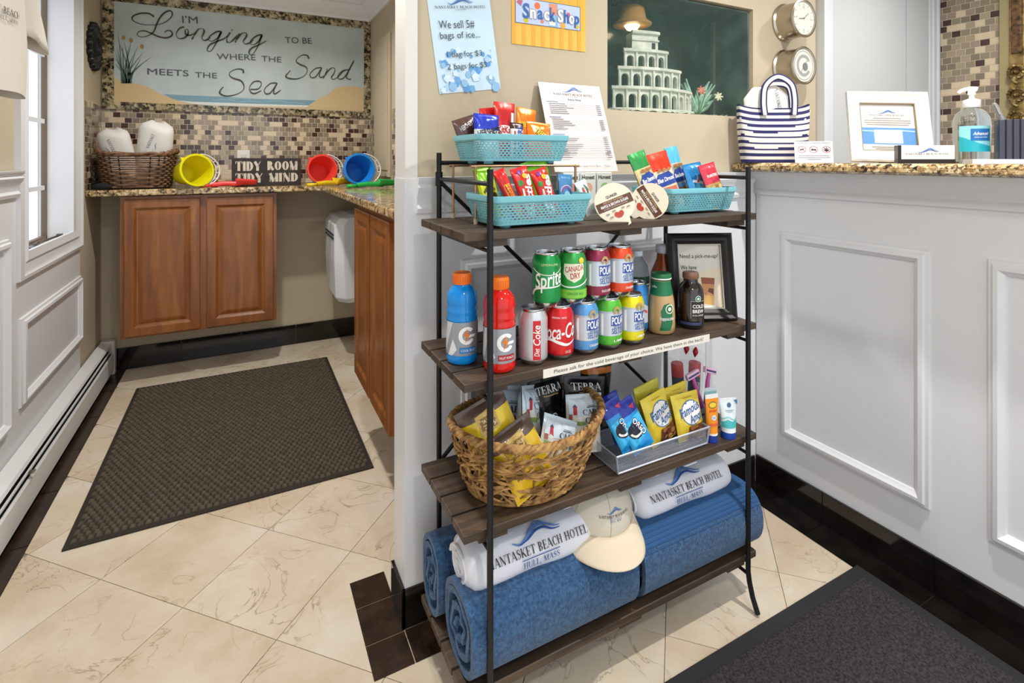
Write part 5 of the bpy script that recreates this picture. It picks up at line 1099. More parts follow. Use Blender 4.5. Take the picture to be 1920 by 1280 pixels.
cp('candy_bag', 'lime green and yellow sour candy bag at the left of the lower basket', 908, 311, 42, YB_ + .03, zb_, .018, ['#d9dc20', '#d6dc1e', '#7ac122'], [.4, .72], lambda w, h: [(curve2([(-w * .3, h * .5), (0, h * .62), (w * .3, h * .52)], .007, 5), C('#4d5a1c', .4)), (place(disc(0, 0, .008), w * .2, h * .42), C('#3d3a18', .4)), (place(disc(0, 0, .007), -w * .15, h * .46), C('#e8e04a', .4))], (-14, -8, 8), gB)
cp('candy_pack', 'red fruit chew stick pack leaning in the lower basket', 938, 309, 25, YB_ - .02, zb_, .016, ['#cf2020', '#cf2020'], [.5], lambda w, h: [(rect(-w * .25, w * .25, h * .04, h * .7), C('#f2a024', .35)), (place(T('STARBURST', .011, h * .62, .02), 0, h * .36, R(90)), C('#d22', .35) if False else C('#d2251f', .35))], (-12, -22, 0), gB)
def skit(w, h): return [(place(T('Skittles', .02, h * .8, .03, .1), w * .06, h * .45, R(78)), wtx), (disc(-w * .22, h * .7, .007), C('#3f8f3a', .35)), (disc(w * .12, h * .82, .006), C('#e8b81e', .35)), (disc(-w * .3, h * .45, .006), C('#e9791c', .35)), (disc(-w * .1, h * .9, .006), C('#7a2d86', .35)), (poly([(-w * .4, h * .2), (-w * .25, h * .6), (-w * .15, h * .58), (-w * .3, h * .15)]), C('#efe9dc', .35))]
cp('candy_bag', 'red rainbow candy bag in the middle of the lower basket', 976, 309, 36, YB_ - .02, zb_, .016, ['#d8241e', '#d8241e'], [.5], skit, (-12, -14, 0), gB)
cp('candy_bag', 'red rainbow candy bag right of its twin in the lower basket', 1012, 311, 36, YB_ - .015, zb_, .016, ['#d8241e', '#d8241e'], [.5], skit, (-12, -16, 0), gB)
cp('candy_bag', 'green sour candy bag at the back of the lower basket', 1000, 297, 56, YB_ + .045, zb_, .014, ['#8acc2a', '#6dbd1e'], [.5], None, (-4, -14, 0), gB)
cp('candy_pack', 'blue snack pack with a purple ring at the right of the lower basket', 1062, 326, 32, YB_ + .01, zb_, .012, ['#3f8fb8', '#4a86b4'], [.5], lambda w, h: [(ring(0, h * .55, w * .42, w * .42, w * .3, w * .3, 0, 180), C('#d4d0e4', .35)), (ring(0, h * .55, w * .38, w * .38, w * .24, w * .24, 0, 180), C('#7a5a98', .35)), (disc(0, h * .5, w * .2), C('#8fc8e0', .35))], (-8, 4, 0), gB)
cp('candy_pack', 'white and green snack pack at the right end of the lower basket', 1090, 335, 26, YB_ - .01, zb_, .012, ['#dfe2d8', '#cfe0dc'], [.7], lambda w, h: [(stroke([(-w * .2, h * .3), (-w * .05, h * .8)], .006), C('#b8503c', .35)), (poly([(w * .1, h * .9), (w * .4, h * .7), (w * .2, h * .55)]), C('#3f6a58', .35))], (-10, -18, 0), gB)
zc = BC[2] + .013; YC_ = BC[1]; gC = 'nut bags in the right basket'
def nuts(c1, c2):
    def f(w, h):
        r_ = random.Random(int(w * 1e5)); its = [(poly([(-w * .46, h * .52), (-w * .3, h * .62), (w * .2, h * .64), (w * .46, h * .54), (w * .42, h * .42), (-w * .42, h * .40)]), C('#26418f', .35)), (place(T('Blue Diamond', .012, w * .78, .02, .2), 0, h * .52, R(3)), wtx), (rect(-w * .36, w * .36, h * .3, h * .38), C(c2, .35))]
        its += [(disc(r_.uniform(-.38, .38) * w, h * r_.uniform(.08, .3), .009, .006, 10), C(r_.choice(('#a8713f', '#8f5a30', '#c79458')), .5)) for _ in range(14)] + [(disc(-w * .2 + k * w * .2, h * .68, .007, .005, 10), C('#9a6a38', .5)) for k in range(3)]
        return its
    return f
cp('nut_bag', 'green topped almond bag at the left of the right basket', 1200, 278, 44, YC_ - .035, zc, .02, ['#d9c48c', '#dcc890', '#2f8f45'], [.4, .74], nuts(0, '#4fb0a4'), (-14, -16, 4), gC)
cp('nut_bag', 'red topped almond bag in the middle of the right basket', 1237, 281, 56, YC_ - .03, zc, .02, ['#e0cfae', '#e2d4b8', '#e0391c'], [.4, .66], nuts(0, '#c86a54'), (-14, -12, 0), gC)
cp('nut_bag', 'light blue topped almond bag behind the red one', 1264, 272, 32, YC_ + .03, zc, .018, ['#c8b9a0', '#c9bda8', '#5cb8e4'], [.4, .74], nuts(0, '#5a94c8'), (-10, -10, 0), gC)
cp('nut_bag', 'blue trail mix bag in the right basket', 1303, 303, 48, YC_ - .02, zc, .018, ['#2b8cc4', '#2a80ba'], [.6], lambda w, h: [(poly([(-w * .3, h * .4), (w * .3, h * .35), (0, h * .75)]), C('#54b0dc', .35)), (stroke([(-w * .3, h * .6), (w * .3, h * .5)], .008), C('#d8e4e8', .35)), (stroke([(-w * .1, h * .55), (w * .1, h * .65)], .006), C('#c8402c', .35))], (-14, -8, 0), gC)
cp('nut_bag', 'pink red trail mix bag at the right end of the right basket', 1331, 303, 42, YC_ - .055, zc, .018, ['#b89a5c', '#c6384a'], [.55], lambda w, h: [(place(T('PLANTERS', .008, w * .6, .02), 0, h * .72), wtx)] + [(disc((k % 3 - 1) * w * .22, h * (.15 + .1 * (k // 3)), .008, .007, 10), C('#c9ab70' if k % 2 else '#8f6b3a', .5)) for k in range(12)], (-14, -12, 0), gC)
# oatmeal cups leaning in the middle of the top shelf
def oat(label, cx, cy, Y, rolld, yaw, r):
    p = P(cx, cy, Y=Y); t_ = thing('oatmeal_cup', label, 'cup', p, (R(78), R(0), R(yaw)), 'oatmeal cups on the top shelf')
    MB().lathe([(0, -.062), (r * .68, -.062), (r * .7, -.058), (r * .95, -.004), (r * 1.0, -.003), (r * 1.0, 0), (0, 0)], 36).build('cup', C('#d9d6d2', .4), t_, smooth=40)
    lid = MB(); pts = [(r * 1.03 * cos(2 * pi * k / 44), r * 1.03 * sin(2 * pi * k / 44)) for k in range(44)]
    pts = [(a, b) if not (k in (33, 34, 35)) else (a * 1.28, b * 1.28) for k, (a, b) in enumerate(pts)]
    o = lid.prism(pts, .0, .0012, 'z').build('foil_lid', C('#e4dac6', .4), t_); o.rotation_euler = (0, 0, R(rolld))
    br = C('#5d3a28', .45); its = [(rect(-r * .96, r * .96, -r * .26, r * .22), br), (place(T('MAPLE & BROWN SUGAR', r * .15, r * 1.5, .02), 0, -.02 * r), wtx), (place(T('INSTANT OATMEAL', r * .09, r * 1.1), 0, r * .14), C('#d9b890', .4)), (place(T('NATURALLY AND ARTIFICIALLY FLAVORED', r * .06, r * 1.3), 0, -r * .17), C('#d8c8b4', .4)), (place(T('QUAKER', r * .17, r * .62, .02), 0, r * .38), BLK), (place(disc(0, 0, r * .2, r * .14), 0, -r * .66), C('#b8402c', .4)), (disc(-r * .12, -r * .6, r * .13), C('#b8402c', .4)), (disc(r * .12, -r * .6, r * .13), C('#b8402c', .4))]
    its += [(rect(x_ - r * .09, x_ + r * .09, y_ - r * .04, y_ + r * .04), C('#9a8f7e', .5)) for x_, y_ in ((-r * .55, -r * .45), (-r * .2, -r * .38), (r * .3, -r * .38), (r * .58, -r * .42), (-r * .42, -r * .65))]
    c_, s_ = cos(R(rolld)), sin(R(rolld)); decal('print', its, lambda x, y_, o_: (x * c_ - y_ * s_, x * s_ + y_ * c_, .0012 + o_), t_, None, .0003, .0001)
oat('maple oatmeal cup with its foil lid tilted left, leftmost of the pair', 1152, 380, 1.004, 22, -30, .047)
oat('maple oatmeal cup with its foil lid tilted right, rightmost of the pair', 1218, 377, 1.012, -55, -52, .045)
# juice cartons under the menu
for k, x_ in enumerate((.815, .872, .93)):
    t_ = thing('juice_box', ('left', 'middle', 'right')[k] + ' one of three pale juice boxes under the snack menu', 'carton', (x_, 1.235, Z1), (0, 0, 0), 'juice boxes under the menu')
    MB().box(-.027, .027, -.018, .018, 0, .112).build('carton', C('#d8dcd4', .4), t_, bevel=.002); decal('print', [(place(T('Honest', .012, .044, .02), 0, .098), BLK), (place(disc(0, 0, .014), 0, .068), C(('#d88a7a', '#e0a890', '#8fbf7a')[k], .4))], onplane(-.018), t_)
mn = [(s, m) for s, m in logo_items(.07, .005, .245, .008, .142, False)] + [(place(T('HULL, MASS', .003, .03), .005, .2365), tx), (place(T('Snack Shop', .008, .048, .015), .005, .226), C('#3c4e78', .4))]
gl = C('#9d97a0', .5); rnd = random.Random(11)
for (z_, n_) in ((.210, 6), (.160, 6), (.105, 9), (.058, 4)):
    mn.append((rect(-.095, -.055, z_ + .006, z_ + .009), C('#7a86a8', .5)))
    for k in range(n_):
        zz = z_ - k * .0062; wv = rnd.uniform(.03, .09); mn += [(rect(-.088, -.088 + wv, zz, zz + .0022), C('#6f6a74', .5)), (rect(-.086 + wv, .078, zz, zz + .0007), gl), (rect(.08, .096, zz, zz + .0024), C('#6f6a74', .5))]
mn.append((place(T('Open daily from 8am - 10pm', .0085, .125), .018, .013), C('#4a4f68', .4)))
sheet('snack_menu', 'white laminated snack menu leaning against the wall behind the baskets', 'menu', (.883, 1.236, Z1 + .1135), (R(-19.5), 0, 0), .2205, .279, M('menu_white', '#e2dbd8', .16, coat=.6), mn)

# ------------------------------------------------------------------ third shelf
Z3 = ZS[2] + .0004
rb = thing('rope_basket', 'oval twisted seagrass basket full of chip bags', 'basket', (.60, 1.10, Z3))
ROPE = M('seagrass_rope', '#6f4a28', .75, col2='#c0955a', nscale=45, bump=.6, bscale=160); rr = random.Random(21)
def bsk(a, v):
    k = v ** .8; rx, ry = .138 + .052 * k, .108 + .032 * k; return Vector((rx * cos(a) + .012 * k, ry * sin(a) - .0 * k, .008 + v * (.140 + .008 * cos(2 * a))))
def twist(path, r, amp=.28, per=2): return (lambda i: r * (1 + amp * sin(i * 2 * pi / per * .5)))
wv = MB()
for k in range(60):
    a0 = 2 * pi * k / 60 + rr.uniform(-.04, .04); d_ = rr.uniform(-.5, .5); pts = [bsk(a0 + d_ * (j / 20) + .05 * sin(j * .9 + k), j / 20) * 1.0 for j in range(21)]
    wv.tube(pts, twist(pts, .0026), 5)
for k in range(62):
    a0 = rr.uniform(0, 2 * pi); v0 = rr.uniform(.02, .85); sp = rr.uniform(.9, 2.2); dv = rr.uniform(-.35, .45); ph = rr.uniform(0, 6); n = 34
    pts = [bsk(a0 + sp * j / n, min(.98, max(.02, v0 + dv * j / n + .05 * sin(ph + j * .35)))) + Vector((cos(a0 + sp * j / n), sin(a0 + sp * j / n), 0)) * (.004 * sin(j * .8 + ph) + .002) for j in range(n + 1)]
    wv.tube(pts, twist(pts, .0027), 5)
wv.build('woven_wall', ROPE, rb, smooth=60)
rm = MB()
for q in range(3):
    pts = []
    for k in range(240): a = 2 * pi * k / 240; b = bsk(a, 1.0); n_ = Vector((cos(a), sin(a), 0)); t0 = a * 26 + q * 2 * pi / 3; pts.append(b + n_ * (.0052 * cos(t0)) + Vector((0, 0, .0052 * sin(t0))))
    rm.tube(pts, .0055, 5, 0, True)
rm.build('twisted_rim', ROPE, rb, smooth=60)
bs = MB()
for q in range(7): bs.tube([(.136 * cos(2 * pi * k / 48) * (1 - q / 7.5), .106 * sin(2 * pi * k / 48) * (1 - q / 7.5), .0065) for k in range(48)], .0062, 6, 0, True)
bs.build('coiled_base', ROPE, rb, smooth=60)
gK = 'chip bags in the seagrass basket'; zk = Z3 + .022
SEAF = C('#2f3550', .35)
def cape(w, h): 
    return [(place(s_, 0, .25 * h, 0, 1, .75), m_) for s_, m_ in cape_art(w, h)]
def cape_art(w, h):
    return [(poly([(-w * .46, h * .92), (w * .46, h * .92), (w * .46, h * .6), (-w * .46, h * .5)]), C('#cfdce6', .35)), (poly([(-w * .36, h * .42), (-w * .28, h * .44), (-w * .29, h * .6), (-w * .35, h * .6)]), C('#dcd8cc', .35)), (rect(-w * .36, -w * .27, h * .56, h * .74), C('#b8303a', .35)), (poly([(-w * .38, h * .74), (-w * .25, h * .74), (-w * .315, h * .8)]), C('#3a4650', .35)), (rect(-w * .46, -w * .38, h * .46, h * .58), C('#9a4a40', .35)), (poly([(-w * .46, h * .44), (-w * .1, h * .42), (0, h * .36), (-w * .2, h * .34), (-w * .46, h * .38)]), C('#7d9a52', .35)),
            (place(SER('CAPE', h * .13, w * .48), w * .14, h * .62), SEAF), (place(SER('COD', h * .13, w * .42), w * .16, h * .45), SEAF), (rect(w * .0, w * .28, h * .72, h * .735), SEAF), (rect(w * .04, w * .24, h * .755, h * .765), SEAF)]
def terra(w, h): return [(place(SER('TERRA', h * .11, w * .74), 0, h * .86), wtx), (ring(w * .05, h * .45, w * .1, w * .1, w * .075, w * .075), C('#c8ccd0', .35)), (place(T('ORIGINAL', h * .035, w * .4), 0, h * .3), C('#d8d8d8', .35)), (poly([(-w * .4, h * .2), (w * .4, h * .24), (w * .4, h * .1), (-w * .4, h * .06)]), C('#a8763a', .4)), (rect(-w * .2, w * .2, h * .77, h * .785), C('#c0a060', .4))]
def lays(w, h): return [(poly([(-w * .2, h * .6), (w * .2, h * .64), (w * .2, h * .9), (-w * .2, h * .86)]), C('#c5a65c', .4)), (rect(-w * .16, w * .16, h * .66, h * .82), C('#8a6a34', .4)), (place(T('SEA SALT', h * .04, w * .26, .02), 0, h * .77), C('#f0e2b8', .35)), (place(T('CHIPS', h * .05, w * .26, .02), 0, h * .7), C('#f0e2b8', .35)), (poly([(-w * .3, h * .3), (w * .1, h * .28), (w * .3, h * .42), (-w * .2, h * .45)]), C('#d8a828', .4))]
def chip(label, cx, top, Y, w, h, rot, cols, lims, items, t=.045):
    p = P(cx, top, Y=Y); M_ = Euler(tuple(R(a) for a in rot)).to_matrix(); tp = M_ @ Vector((0, 0, h)); base = Vector((p.x, Y, p.z)) - Vector((tp.x, tp.y, tp.z))
    base.z = max(base.z, zk); return pouch('chip_bag', label, 'chip bag', base, tuple(R(a) for a in rot), w, h, t, band(*[l * h for l in lims]), [foil(c, .28, .1) for c in cols], items(w, h), gK, .009)
CW = ['#dcd6c8', '#dcdcd6', '#c9d8e4']
chip('dark brown and yellow chip bag at the left of the seagrass basket', 896, 752, 1.09, .125, .17, (-12, -22, -6), ['#e0bc1e', '#e3c22a', '#5c4a40'], [.3, .8], lays)
chip('yellow and brown chip bag slumped at the front of the seagrass basket', 950, 800, 1.035, .115, .15, (-16, -24, 0), ['#d8b01c', '#dcb824', '#5c4a40'], [.3, .76], lays)
chip('pale blue lighthouse chip bag standing behind the yellow bags', 950, 722, 1.15, .125, .17, (-6, 14, 0), CW, [.4, .7], cape)
chip('narrow folded lighthouse chip bag in the middle of the basket', 990, 722, 1.12, .095, .16, (-8, 20, 40), CW, [.4, .7], cape)
chip('black vegetable chip bag in the middle of the basket', 1022, 708, 1.16, .125, .17, (-6, 4, 14), ['#15161b', '#15161b'], [.5], terra)
chip('black vegetable chip bag with white lettering at the right of the basket', 1096, 719, 1.145, .122, .165, (-10, 8, -8), ['#131418', '#131418'], [.5], terra, .04)
chip('lighthouse chip bag facing forward at the right of the basket', 1094, 742, 1.105, .104, .14, (-10, 6, -6), ['#dcd4c2', '#dcd8cc', '#cdd8de'], [.4, .85], cape, .035)
chip('small lighthouse chip bag tilted at the front of the basket', 1052, 782, 1.035, .1, .13, (-16, 26, 0), CW, [.4, .75], cape, .035)
chip('black and orange vegetable chip bag peeking at the back of the basket', 1120, 690, 1.215, .11, .18, (-2, 6, 0), ['#15161b', '#d2762c', '#15161b'], [.72, .84], lambda w, h: [], .03)
# wire mesh tray
ms = thing('mesh_tray', 'silver wire mesh tray of cookie packs on the third shelf', 'tray', (.95, 1.052, Z3 + .0045)); MSH = M('tray_mesh_metal', '#b4bac8', .4, metal=.5)
w_, d_, h_ = .155, .058, .042; mb = MB()
def lat(p00, p10, p01, nu, nv, fr_=.3):
    p00, eu, ev = Vector(p00), Vector(p10) - Vector(p00), Vector(p01) - Vector(p00)
    for i in range(nu):
        for j in range(nv):
            a, am, b, c, cm, d = i / nu, (i + fr_) / nu, (i + 1) / nu, j / nv, (j + fr_) / nv, (j + 1) / nv; q = lambda s, t_: p00 + eu * s + ev * t_
            mb.add([q(a, c), q(b, c), q(b, cm), q(a, cm)], [(0, 1, 2, 3)]); mb.add([q(a, cm), q(am, cm), q(am, d), q(a, d)], [(0, 1, 2, 3)])
k_ = .96
lat((-w_ * k_, -d_ * k_, 0), (w_ * k_, -d_ * k_, 0), (-w_, -d_, h_), 90, 12); lat((-w_ * k_, d_ * k_, 0), (w_ * k_, d_ * k_, 0), (-w_, d_, h_), 90, 12); lat((-w_ * k_, -d_ * k_, 0), (-w_ * k_, d_ * k_, 0), (-w_, -d_, h_), 34, 12); lat((w_ * k_, -d_ * k_, 0), (w_ * k_, d_ * k_, 0), (w_, -d_, h_), 34, 12); lat((-w_ * k_, -d_ * k_, 0), (w_ * k_, -d_ * k_, 0), (-w_ * k_, d_ * k_, 0), 90, 34)
mb.build('mesh', MSH, ms, recalc=False)
MB().tube([(-w_, -d_, h_), (w_, -d_, h_), (w_, d_, h_), (-w_, d_, h_)], .0028, 6, 0, True).build('rim_wire', MSH, ms); MB().tube([(-w_ * k_, -d_ * k_, 0), (w_ * k_, -d_ * k_, 0), (w_ * k_, d_ * k_, 0), (-w_ * k_, d_ * k_, 0)], .0022, 6, 0, True).build('base_wire', MSH, ms)
for sx in (-1, 1):
    for sy in (-1, 1):
        MB().tube([(sx * w_ * k_, sy * d_ * k_, 0), (sx * w_, sy * d_, h_)], .0024, 6).build('corner_wire', MSH, ms); MB().lathe([(0, -.0045), (.004, -.0045), (.004, 0), (0, 0)], 10, 0, (sx * w_ * .86, sy * d_ * .86, 0)).build('foot', MSH, ms)
zt = Z3 + .008
def oreo(w, h): return [(poly([(-w * .5, h * .6), (w * .5, h * .7), (w * .5, h * .3), (-w * .5, h * .1)]), C('#3bb0e2', .3)), (disc(-w * .05, h * .42, w * .36, w * .3), C('#1b1c2a', .4)), (ring(-w * .05, h * .42, w * .3, w * .24, w * .22, w * .16, 190, 350), C('#f0ede4', .35)), (place(T('OREO', .017, h * .4, .03), w * .16, h * .45, R(-68)), C('#16306e', .35)), (place(T('OREO', .014, h * .37, .01), w * .16, h * .45, R(-68)), wtx), (poly([(w * .1, h * .86), (w * .4, h * .88), (w * .3, h * .78)]), C('#c8385a', .35))]
def cookie(label, cx, top, Y, w, h, rot, cols, lims, items, name='cookie_pack', t=.022, grp='cookie packs in the mesh tray', zbase=None):
    p = P(cx, top, Y=Y); tp = Euler(tuple(R(a) for a in rot)).to_matrix() @ Vector((0, 0, h)); b = Vector((p.x, Y, p.z)) - tp; b.z = max(b.z, zbase or zt); return pouch(name, label, 'cookies', b, tuple(R(a) for a in rot), w, h, t, band(*[l * h for l in lims]), [foil(c, .25, .1) for c in cols], items(w, h), grp, .007)
OB = ['#1f94d8', '#1f8cd4', '#1a2f9e']
cookie('blue sandwich cookie pack at the left of the mesh tray', 1139, 752, 1.06, .062, .125, (-20, -22, 0), OB, [.4, .74], oreo)
cookie('blue sandwich cookie pack second from the left in the mesh tray', 1164, 752, 1.05, .066, .125, (-20, -20, 0), OB, [.4, .74], oreo)
cookie('dark blue cookie pack behind the other blue packs', 1140, 739, 1.088, .055, .125, (-10, -16, 0), ['#1a2f9e', '#1a2f9e'], [.5], lambda w, h: [(poly([(w * .0, h * .86), (w * .4, h * .88), (w * .3, h * .78)]), C('#c8385a', .35))])
def amos(w, h):
    r_ = random.Random(3); its = [(disc(w * .08, h * .58, w * .37, w * .36), C('#2b6fb0', .35)), (disc(w * .08, h * .58, w * .35, w * .335), C('#ece6e4', .35)), (poly([(-w * .2, h * .0), (w * .46, h * .04), (w * .46, h * .34), (w * .1, h * .3), (-w * .12, h * .3)]), C('#7a4524', .5)), (place(T('Famous', h * .19, w * .78, .016, .3), w * .02, h * .66, R(14)), C('#24639e', .35)), (place(T('Amos', h * .17, w * .5, .016, .3), w * .18, h * .48, R(14)), C('#24639e', .35)), (rect(-w * .14, w * .2, h * .9, h * .912), C('#b58a2a', .4))]
    return its + [(disc(w * r_.uniform(-.1, .42), h * r_.uniform(.05, .28), .008, .006, 9), C(r_.choice(('#9a6234', '#5f3418', '#b07c44')), .6)) for _ in range(16)]
AM = ['#e2c634', '#e6cd42']
cookie('yellow cookie bag left of the front pair in the mesh tray', 1222, 738, 1.068, .092, .125, (-12, -10, 4), AM, [.5], amos)
cookie('yellow cookie bag right of the front pair in the mesh tray', 1281, 741, 1.052, .088, .118, (-14, -4, -8), AM, [.5], amos)
cookie('olive yellow cookie bag at the back left of the mesh tray', 1210, 718, 1.10, .092, .13, (-4, -8, 4), ['#b6b032', '#bdb63a'], [.5], lambda w, h: [(disc(0, h * .6, w * .3), C('#5a6f86', .35))])
cookie('yellow cookie bag at the back right of the mesh tray', 1263, 727, 1.085, .088, .125, (-6, -6, 0), AM, [.5], amos)
# clear cup of razors and shaving cans
cx_, cy_ = 1.195, 1.175
cu = thing('clear_cup', 'clear plastic tumbler holding razors and shaving cans', 'cup', (cx_, cy_, Z3)); CLR = M('clear_cup_plastic', '#e6ebf4', .05, alpha=.06)
MB().lathe([(0, 0), (.05, 0), (.052, .003), (.064, .17), (.0625, .17), (.0505, .005), (0, .004)], 36).build('tumbler', CLR, cu, smooth=40)
for k, (dx, dy, tl2) in enumerate(((-.022, -.006, -4), (.012, -.026, 4))):
    t_ = thing('shaving_can', ('left', 'right')[k] + ' red-capped navy travel can in the clear tumbler', 'can', (cx_ + dx, cy_ + dy, Z3 + .0062), (0, R(tl2), 0), 'travel cans in the tumbler')
    MB().lathe([(0, 0), (.0165, 0), (.0175, .003), (.0175, .098), (.016, .103), (0, .103)], 24).build('can', C('#1a2140', .3), t_, smooth=40); MB().lathe([(0, .103), (.0178, .103), (.0178, .138), (.0165, .141), (0, .141)], 24).build('cap', C('#d8221e', .35), t_, smooth=40)
    decal('print', [(place(T('Barbasol', .011, .05, .015, .2), -.004, .062, R(80)), wtx), (rect(.008, .02, .07, .074), C('#9aa6c8', .4))], oncyl(.0176), t_, .005, .0005)
PINK = M('pink_plastic', '#d765b4', .35)
for k, (px, ty, yw, rl_, bx) in enumerate(((1298, 703, 0, -14, 0), (1330, 695, 0, 20, 0))):
    p = P(px, ty, Y=1.105 + .006 * k); t_ = thing('razor', ('pink razor with its head level, left of the crossed pair', 'pink razor with its head tilted, right of the crossed pair')[k], 'razor', p, (R(-10), R(rl_), 0), 'pink razors by the tumbler')
    MB().tube([(0, 0, -.004), (0, .002, -.03), (0, .0, -.095)], lambda i: (.0045, .006, .008)[i], 8).build('handle', PINK, t_, smooth=50)
    MB().box(-.024, .024, -.007, .004, -.007, .01).build('head', C('#eec6e0', .35), t_, bevel=.0015); MB().box(-.021, .021, -.0078, -.007, -.002, .003).build('blade', C('#5a4a78', .3, .6), t_)
pbg = thing('toiletry_packet', 'crinkled clear cellophane packet standing in the tumbler', 'packet', (cx_ + .026, cy_ + .02, Z3 + .0062), (0, R(8), R(-15)))
mb = MB(); rp = random.Random(9); mb.grid(lambda u, v: ((u - .5) * .075 + .003 * rp.random(), .005 * sin(u * 9 + v * 7) + .003 * rp.random(), v * .185 + .004 * sin(u * 6)), 10, 14); mb.build('cellophane', M('cellophane', '#eef2fa', .08, alpha=.1), pbg, smooth=60, solid=.0006, recalc=False)
for (x_, z_) in ((-.02, .165), (.012, .158)): MB().lathe([(0, -.018), (.004, -.012), (.009, 0), (.004, .012), (0, .016)], 12, 0, (x_, -.006, z_)).build('red_wrapped_sweet', C('#b0202c', .3), pbg, smooth=50)
# sunscreen tubes
def lotion(label, loc, rotz, w, h, cols, capc, items, ch=.02):
    t_ = thing('sunscreen_tube', label, 'tube', loc, (0, 0, R(rotz)), 'sunscreen tubes on the third shelf'); n_ = 28
    MB().lathe([(0, 0), (w * .36, 0), (w * .38, .002), (w * .36, ch), (0, ch)], n_).build('cap', C(capc, .35), t_, smooth=40)
    mb = MB()
    def f(u, v):
        a = 2 * pi * u; k = min(1, v / .9); rx = w * (.38 + .12 * k); ry = w * .36 * (1 - k) + .0015; return (rx * cos(a), ry * sin(a), ch + v * (h - ch))
    mb.grid(f, n_, 20, lambda u, v: 0 if v < .06 else 1 if v < .9 else 2, True); n = len(mb.v); mb.f.append(tuple(range(n - n_, n))); mb.m.append(2); mb.build('tube', [C(c, .35) for c in cols], t_, smooth=60)
    def fm(x, y_, o): 
        v = (y_ - ch) / (h - ch); k = min(1, v / .9); rx = w * (.38 + .12 * k); ry = w * .36 * (1 - k) + .0015; return (x, -ry * sqrt(max(.02, 1 - (x / rx) ** 2)) - o, y_)
    decal('print', items, fm, t_, .005, .0006)
lotion('orange sunscreen tube with a blue cap standing in front of the tumbler', (1.1265, 1.005, Z3), -12, .04, .125, ['#e9e4dc', '#ef9012', '#eceae6'], '#2a46a8', [(disc(0, .098, .013, .009), C('#5a6a2a', .4)), (disc(0, .098, .011, .0065), C('#e2c23c', .4)), (place(T('SPORT', .006, .024, .02), 0, .083), C('#c83c28', .4)), (disc(0, .066, .007), C('#cfe2ea', .4)), (place(T('50', .006, .008), 0, .066), C('#2a60a0', .4)), (rect(-.012, .012, .046, .052), C('#e05a3c', .4))])
lotion('white sunscreen tube with teal waves and a blue cap at the shelf end', (1.184, 1.0, Z3), -18, .052, .105, ['#e9eef0', '#dfeaee', '#eef0f2'], '#2450b4', [(poly([(-.022, .03), (.022, .03), (.023, .05), (.005, .046), (-.008, .052), (-.023, .044)]), C('#46b4b8', .4)), (curve2([(-.022, .052), (-.006, .058), (.01, .05), (.022, .056)], .003, 5), C('#8fd0d0', .4)), (disc(0, .088, .006), C('#4a6a8a', .4)), (rect(-.012, .012, .074, .0755), C('#7a98a8', .4)), (rect(-.008, .008, .07, .0712), C('#7a98a8', .4)), (poly([(.014, .1), (.025, .1), (.025, .088)]), C('#2f78b4', .4))], .018)
lotion('teal and white sunscreen tube half hidden behind the orange one', (1.17, 1.048, Z3), -12, .04, .118, ['#e9eef0', '#9fd0d8', '#dfeef2'], '#2450b4', [(rect(-.012, .012, .08, .084), C('#2f78b4', .4))])

# ------------------------------------------------------------------ bottom shelf: towels, shirts, cap
Z4 = ZS[3] + .0005
TOW = M('blue_terry', '#1e4068', .95, col2='#37628c', nscale=140, bump=1.0, bscale=330, sheen=.2)
TOWF = M('blue_flatweave', '#2b5482', .9, bump=.5, bscale=300)
def spw(c_, e_): return math.copysign(abs(c_) ** e_, c_)
sy_ = .8
def towel(label, x0, x1, yc, ry, rz, turns=4.0, flip=1, a_end=2.4, band_=False):
    t_ = thing('rolled_towel', label, 'towel', ((x0 + x1) / 2, yc, Z4), (0, 0, 0), 'rolled blue towels on the bottom shelf'); L_ = (x1 - x0) / 2; th = .0125; N = int(44 * turns); mb = MB(); vs = []
    for sx in (-1, 1):
        for k in range(N + 1):
            q = k / N; a = flip * (a_end + 2 * pi * turns * (1 - q)); ro = 1 - max(0, (1 - q) * turns - .9) / (turns - .9) * .86
            for dr in (0, -th): vs.append((sx * (L_ - .004 * sin(k * .7) * (1 - q)), spw(cos(a), sy_) * max(.002, ry * ro + dr), rz + spw(sin(a), sy_) * max(.002, rz * ro + dr)))
    W2 = (N + 1) * 2; ms_ = []
    fs = []
    for k in range(N):
        o0, i0, o1, i1 = 2 * k, 2 * k + 1, 2 * k + 2, 2 * k + 3; am = (2.4 + 2 * pi * turns * (1 - k / N))
        b_ = 1 if (band_ and N - 31 < k < N - 15) else 0
        fs += [(o0, o1, W2 + o1, W2 + o0), (i1, i0, W2 + i0, W2 + i1), (o1, o0, i0, i1), (W2 + o0, W2 + o1, W2 + i1, W2 + i0)]; ms_ += [b_, 0, 0, 0]
    fs += [(2 * N, 2 * N + 1, W2 + 2 * N + 1, W2 + 2 * N), (0, W2, W2 + 1, 1)]; ms_ += [0, 0]
    mb.add(vs, fs, ms_).build('terry_roll', [TOW, TOWF], t_, smooth=50, recalc=False, bevel=0)
    if band_:
        for k in range(7):
            a = R(150 - k * 8); MB().tube([(-L_ + .006, spw(cos(a), sy_) * (ry + .0004), rz + (rz + .0004) * spw(sin(a), sy_)), (L_ - .006, spw(cos(a), sy_) * (ry + .0004), rz + (rz + .0004) * spw(sin(a), sy_))], .0017, 6).build('woven_stripe', TOWF, t_, smooth=60)
    return t_
towel('rolled blue towel at the front left of the bottom shelf', .412, .842, 1.05, .083, .082, 3.6, 1, 4.5)
towel('rolled blue towel with woven stripes at the front right of the bottom shelf', .862, 1.285, 1.05, .083, .08, 3.2, 1, 4.5, True)
towel('rolled blue towel behind the front left one', .402, .84, 1.206, .06, .088, 3.2, 1, 4.5)
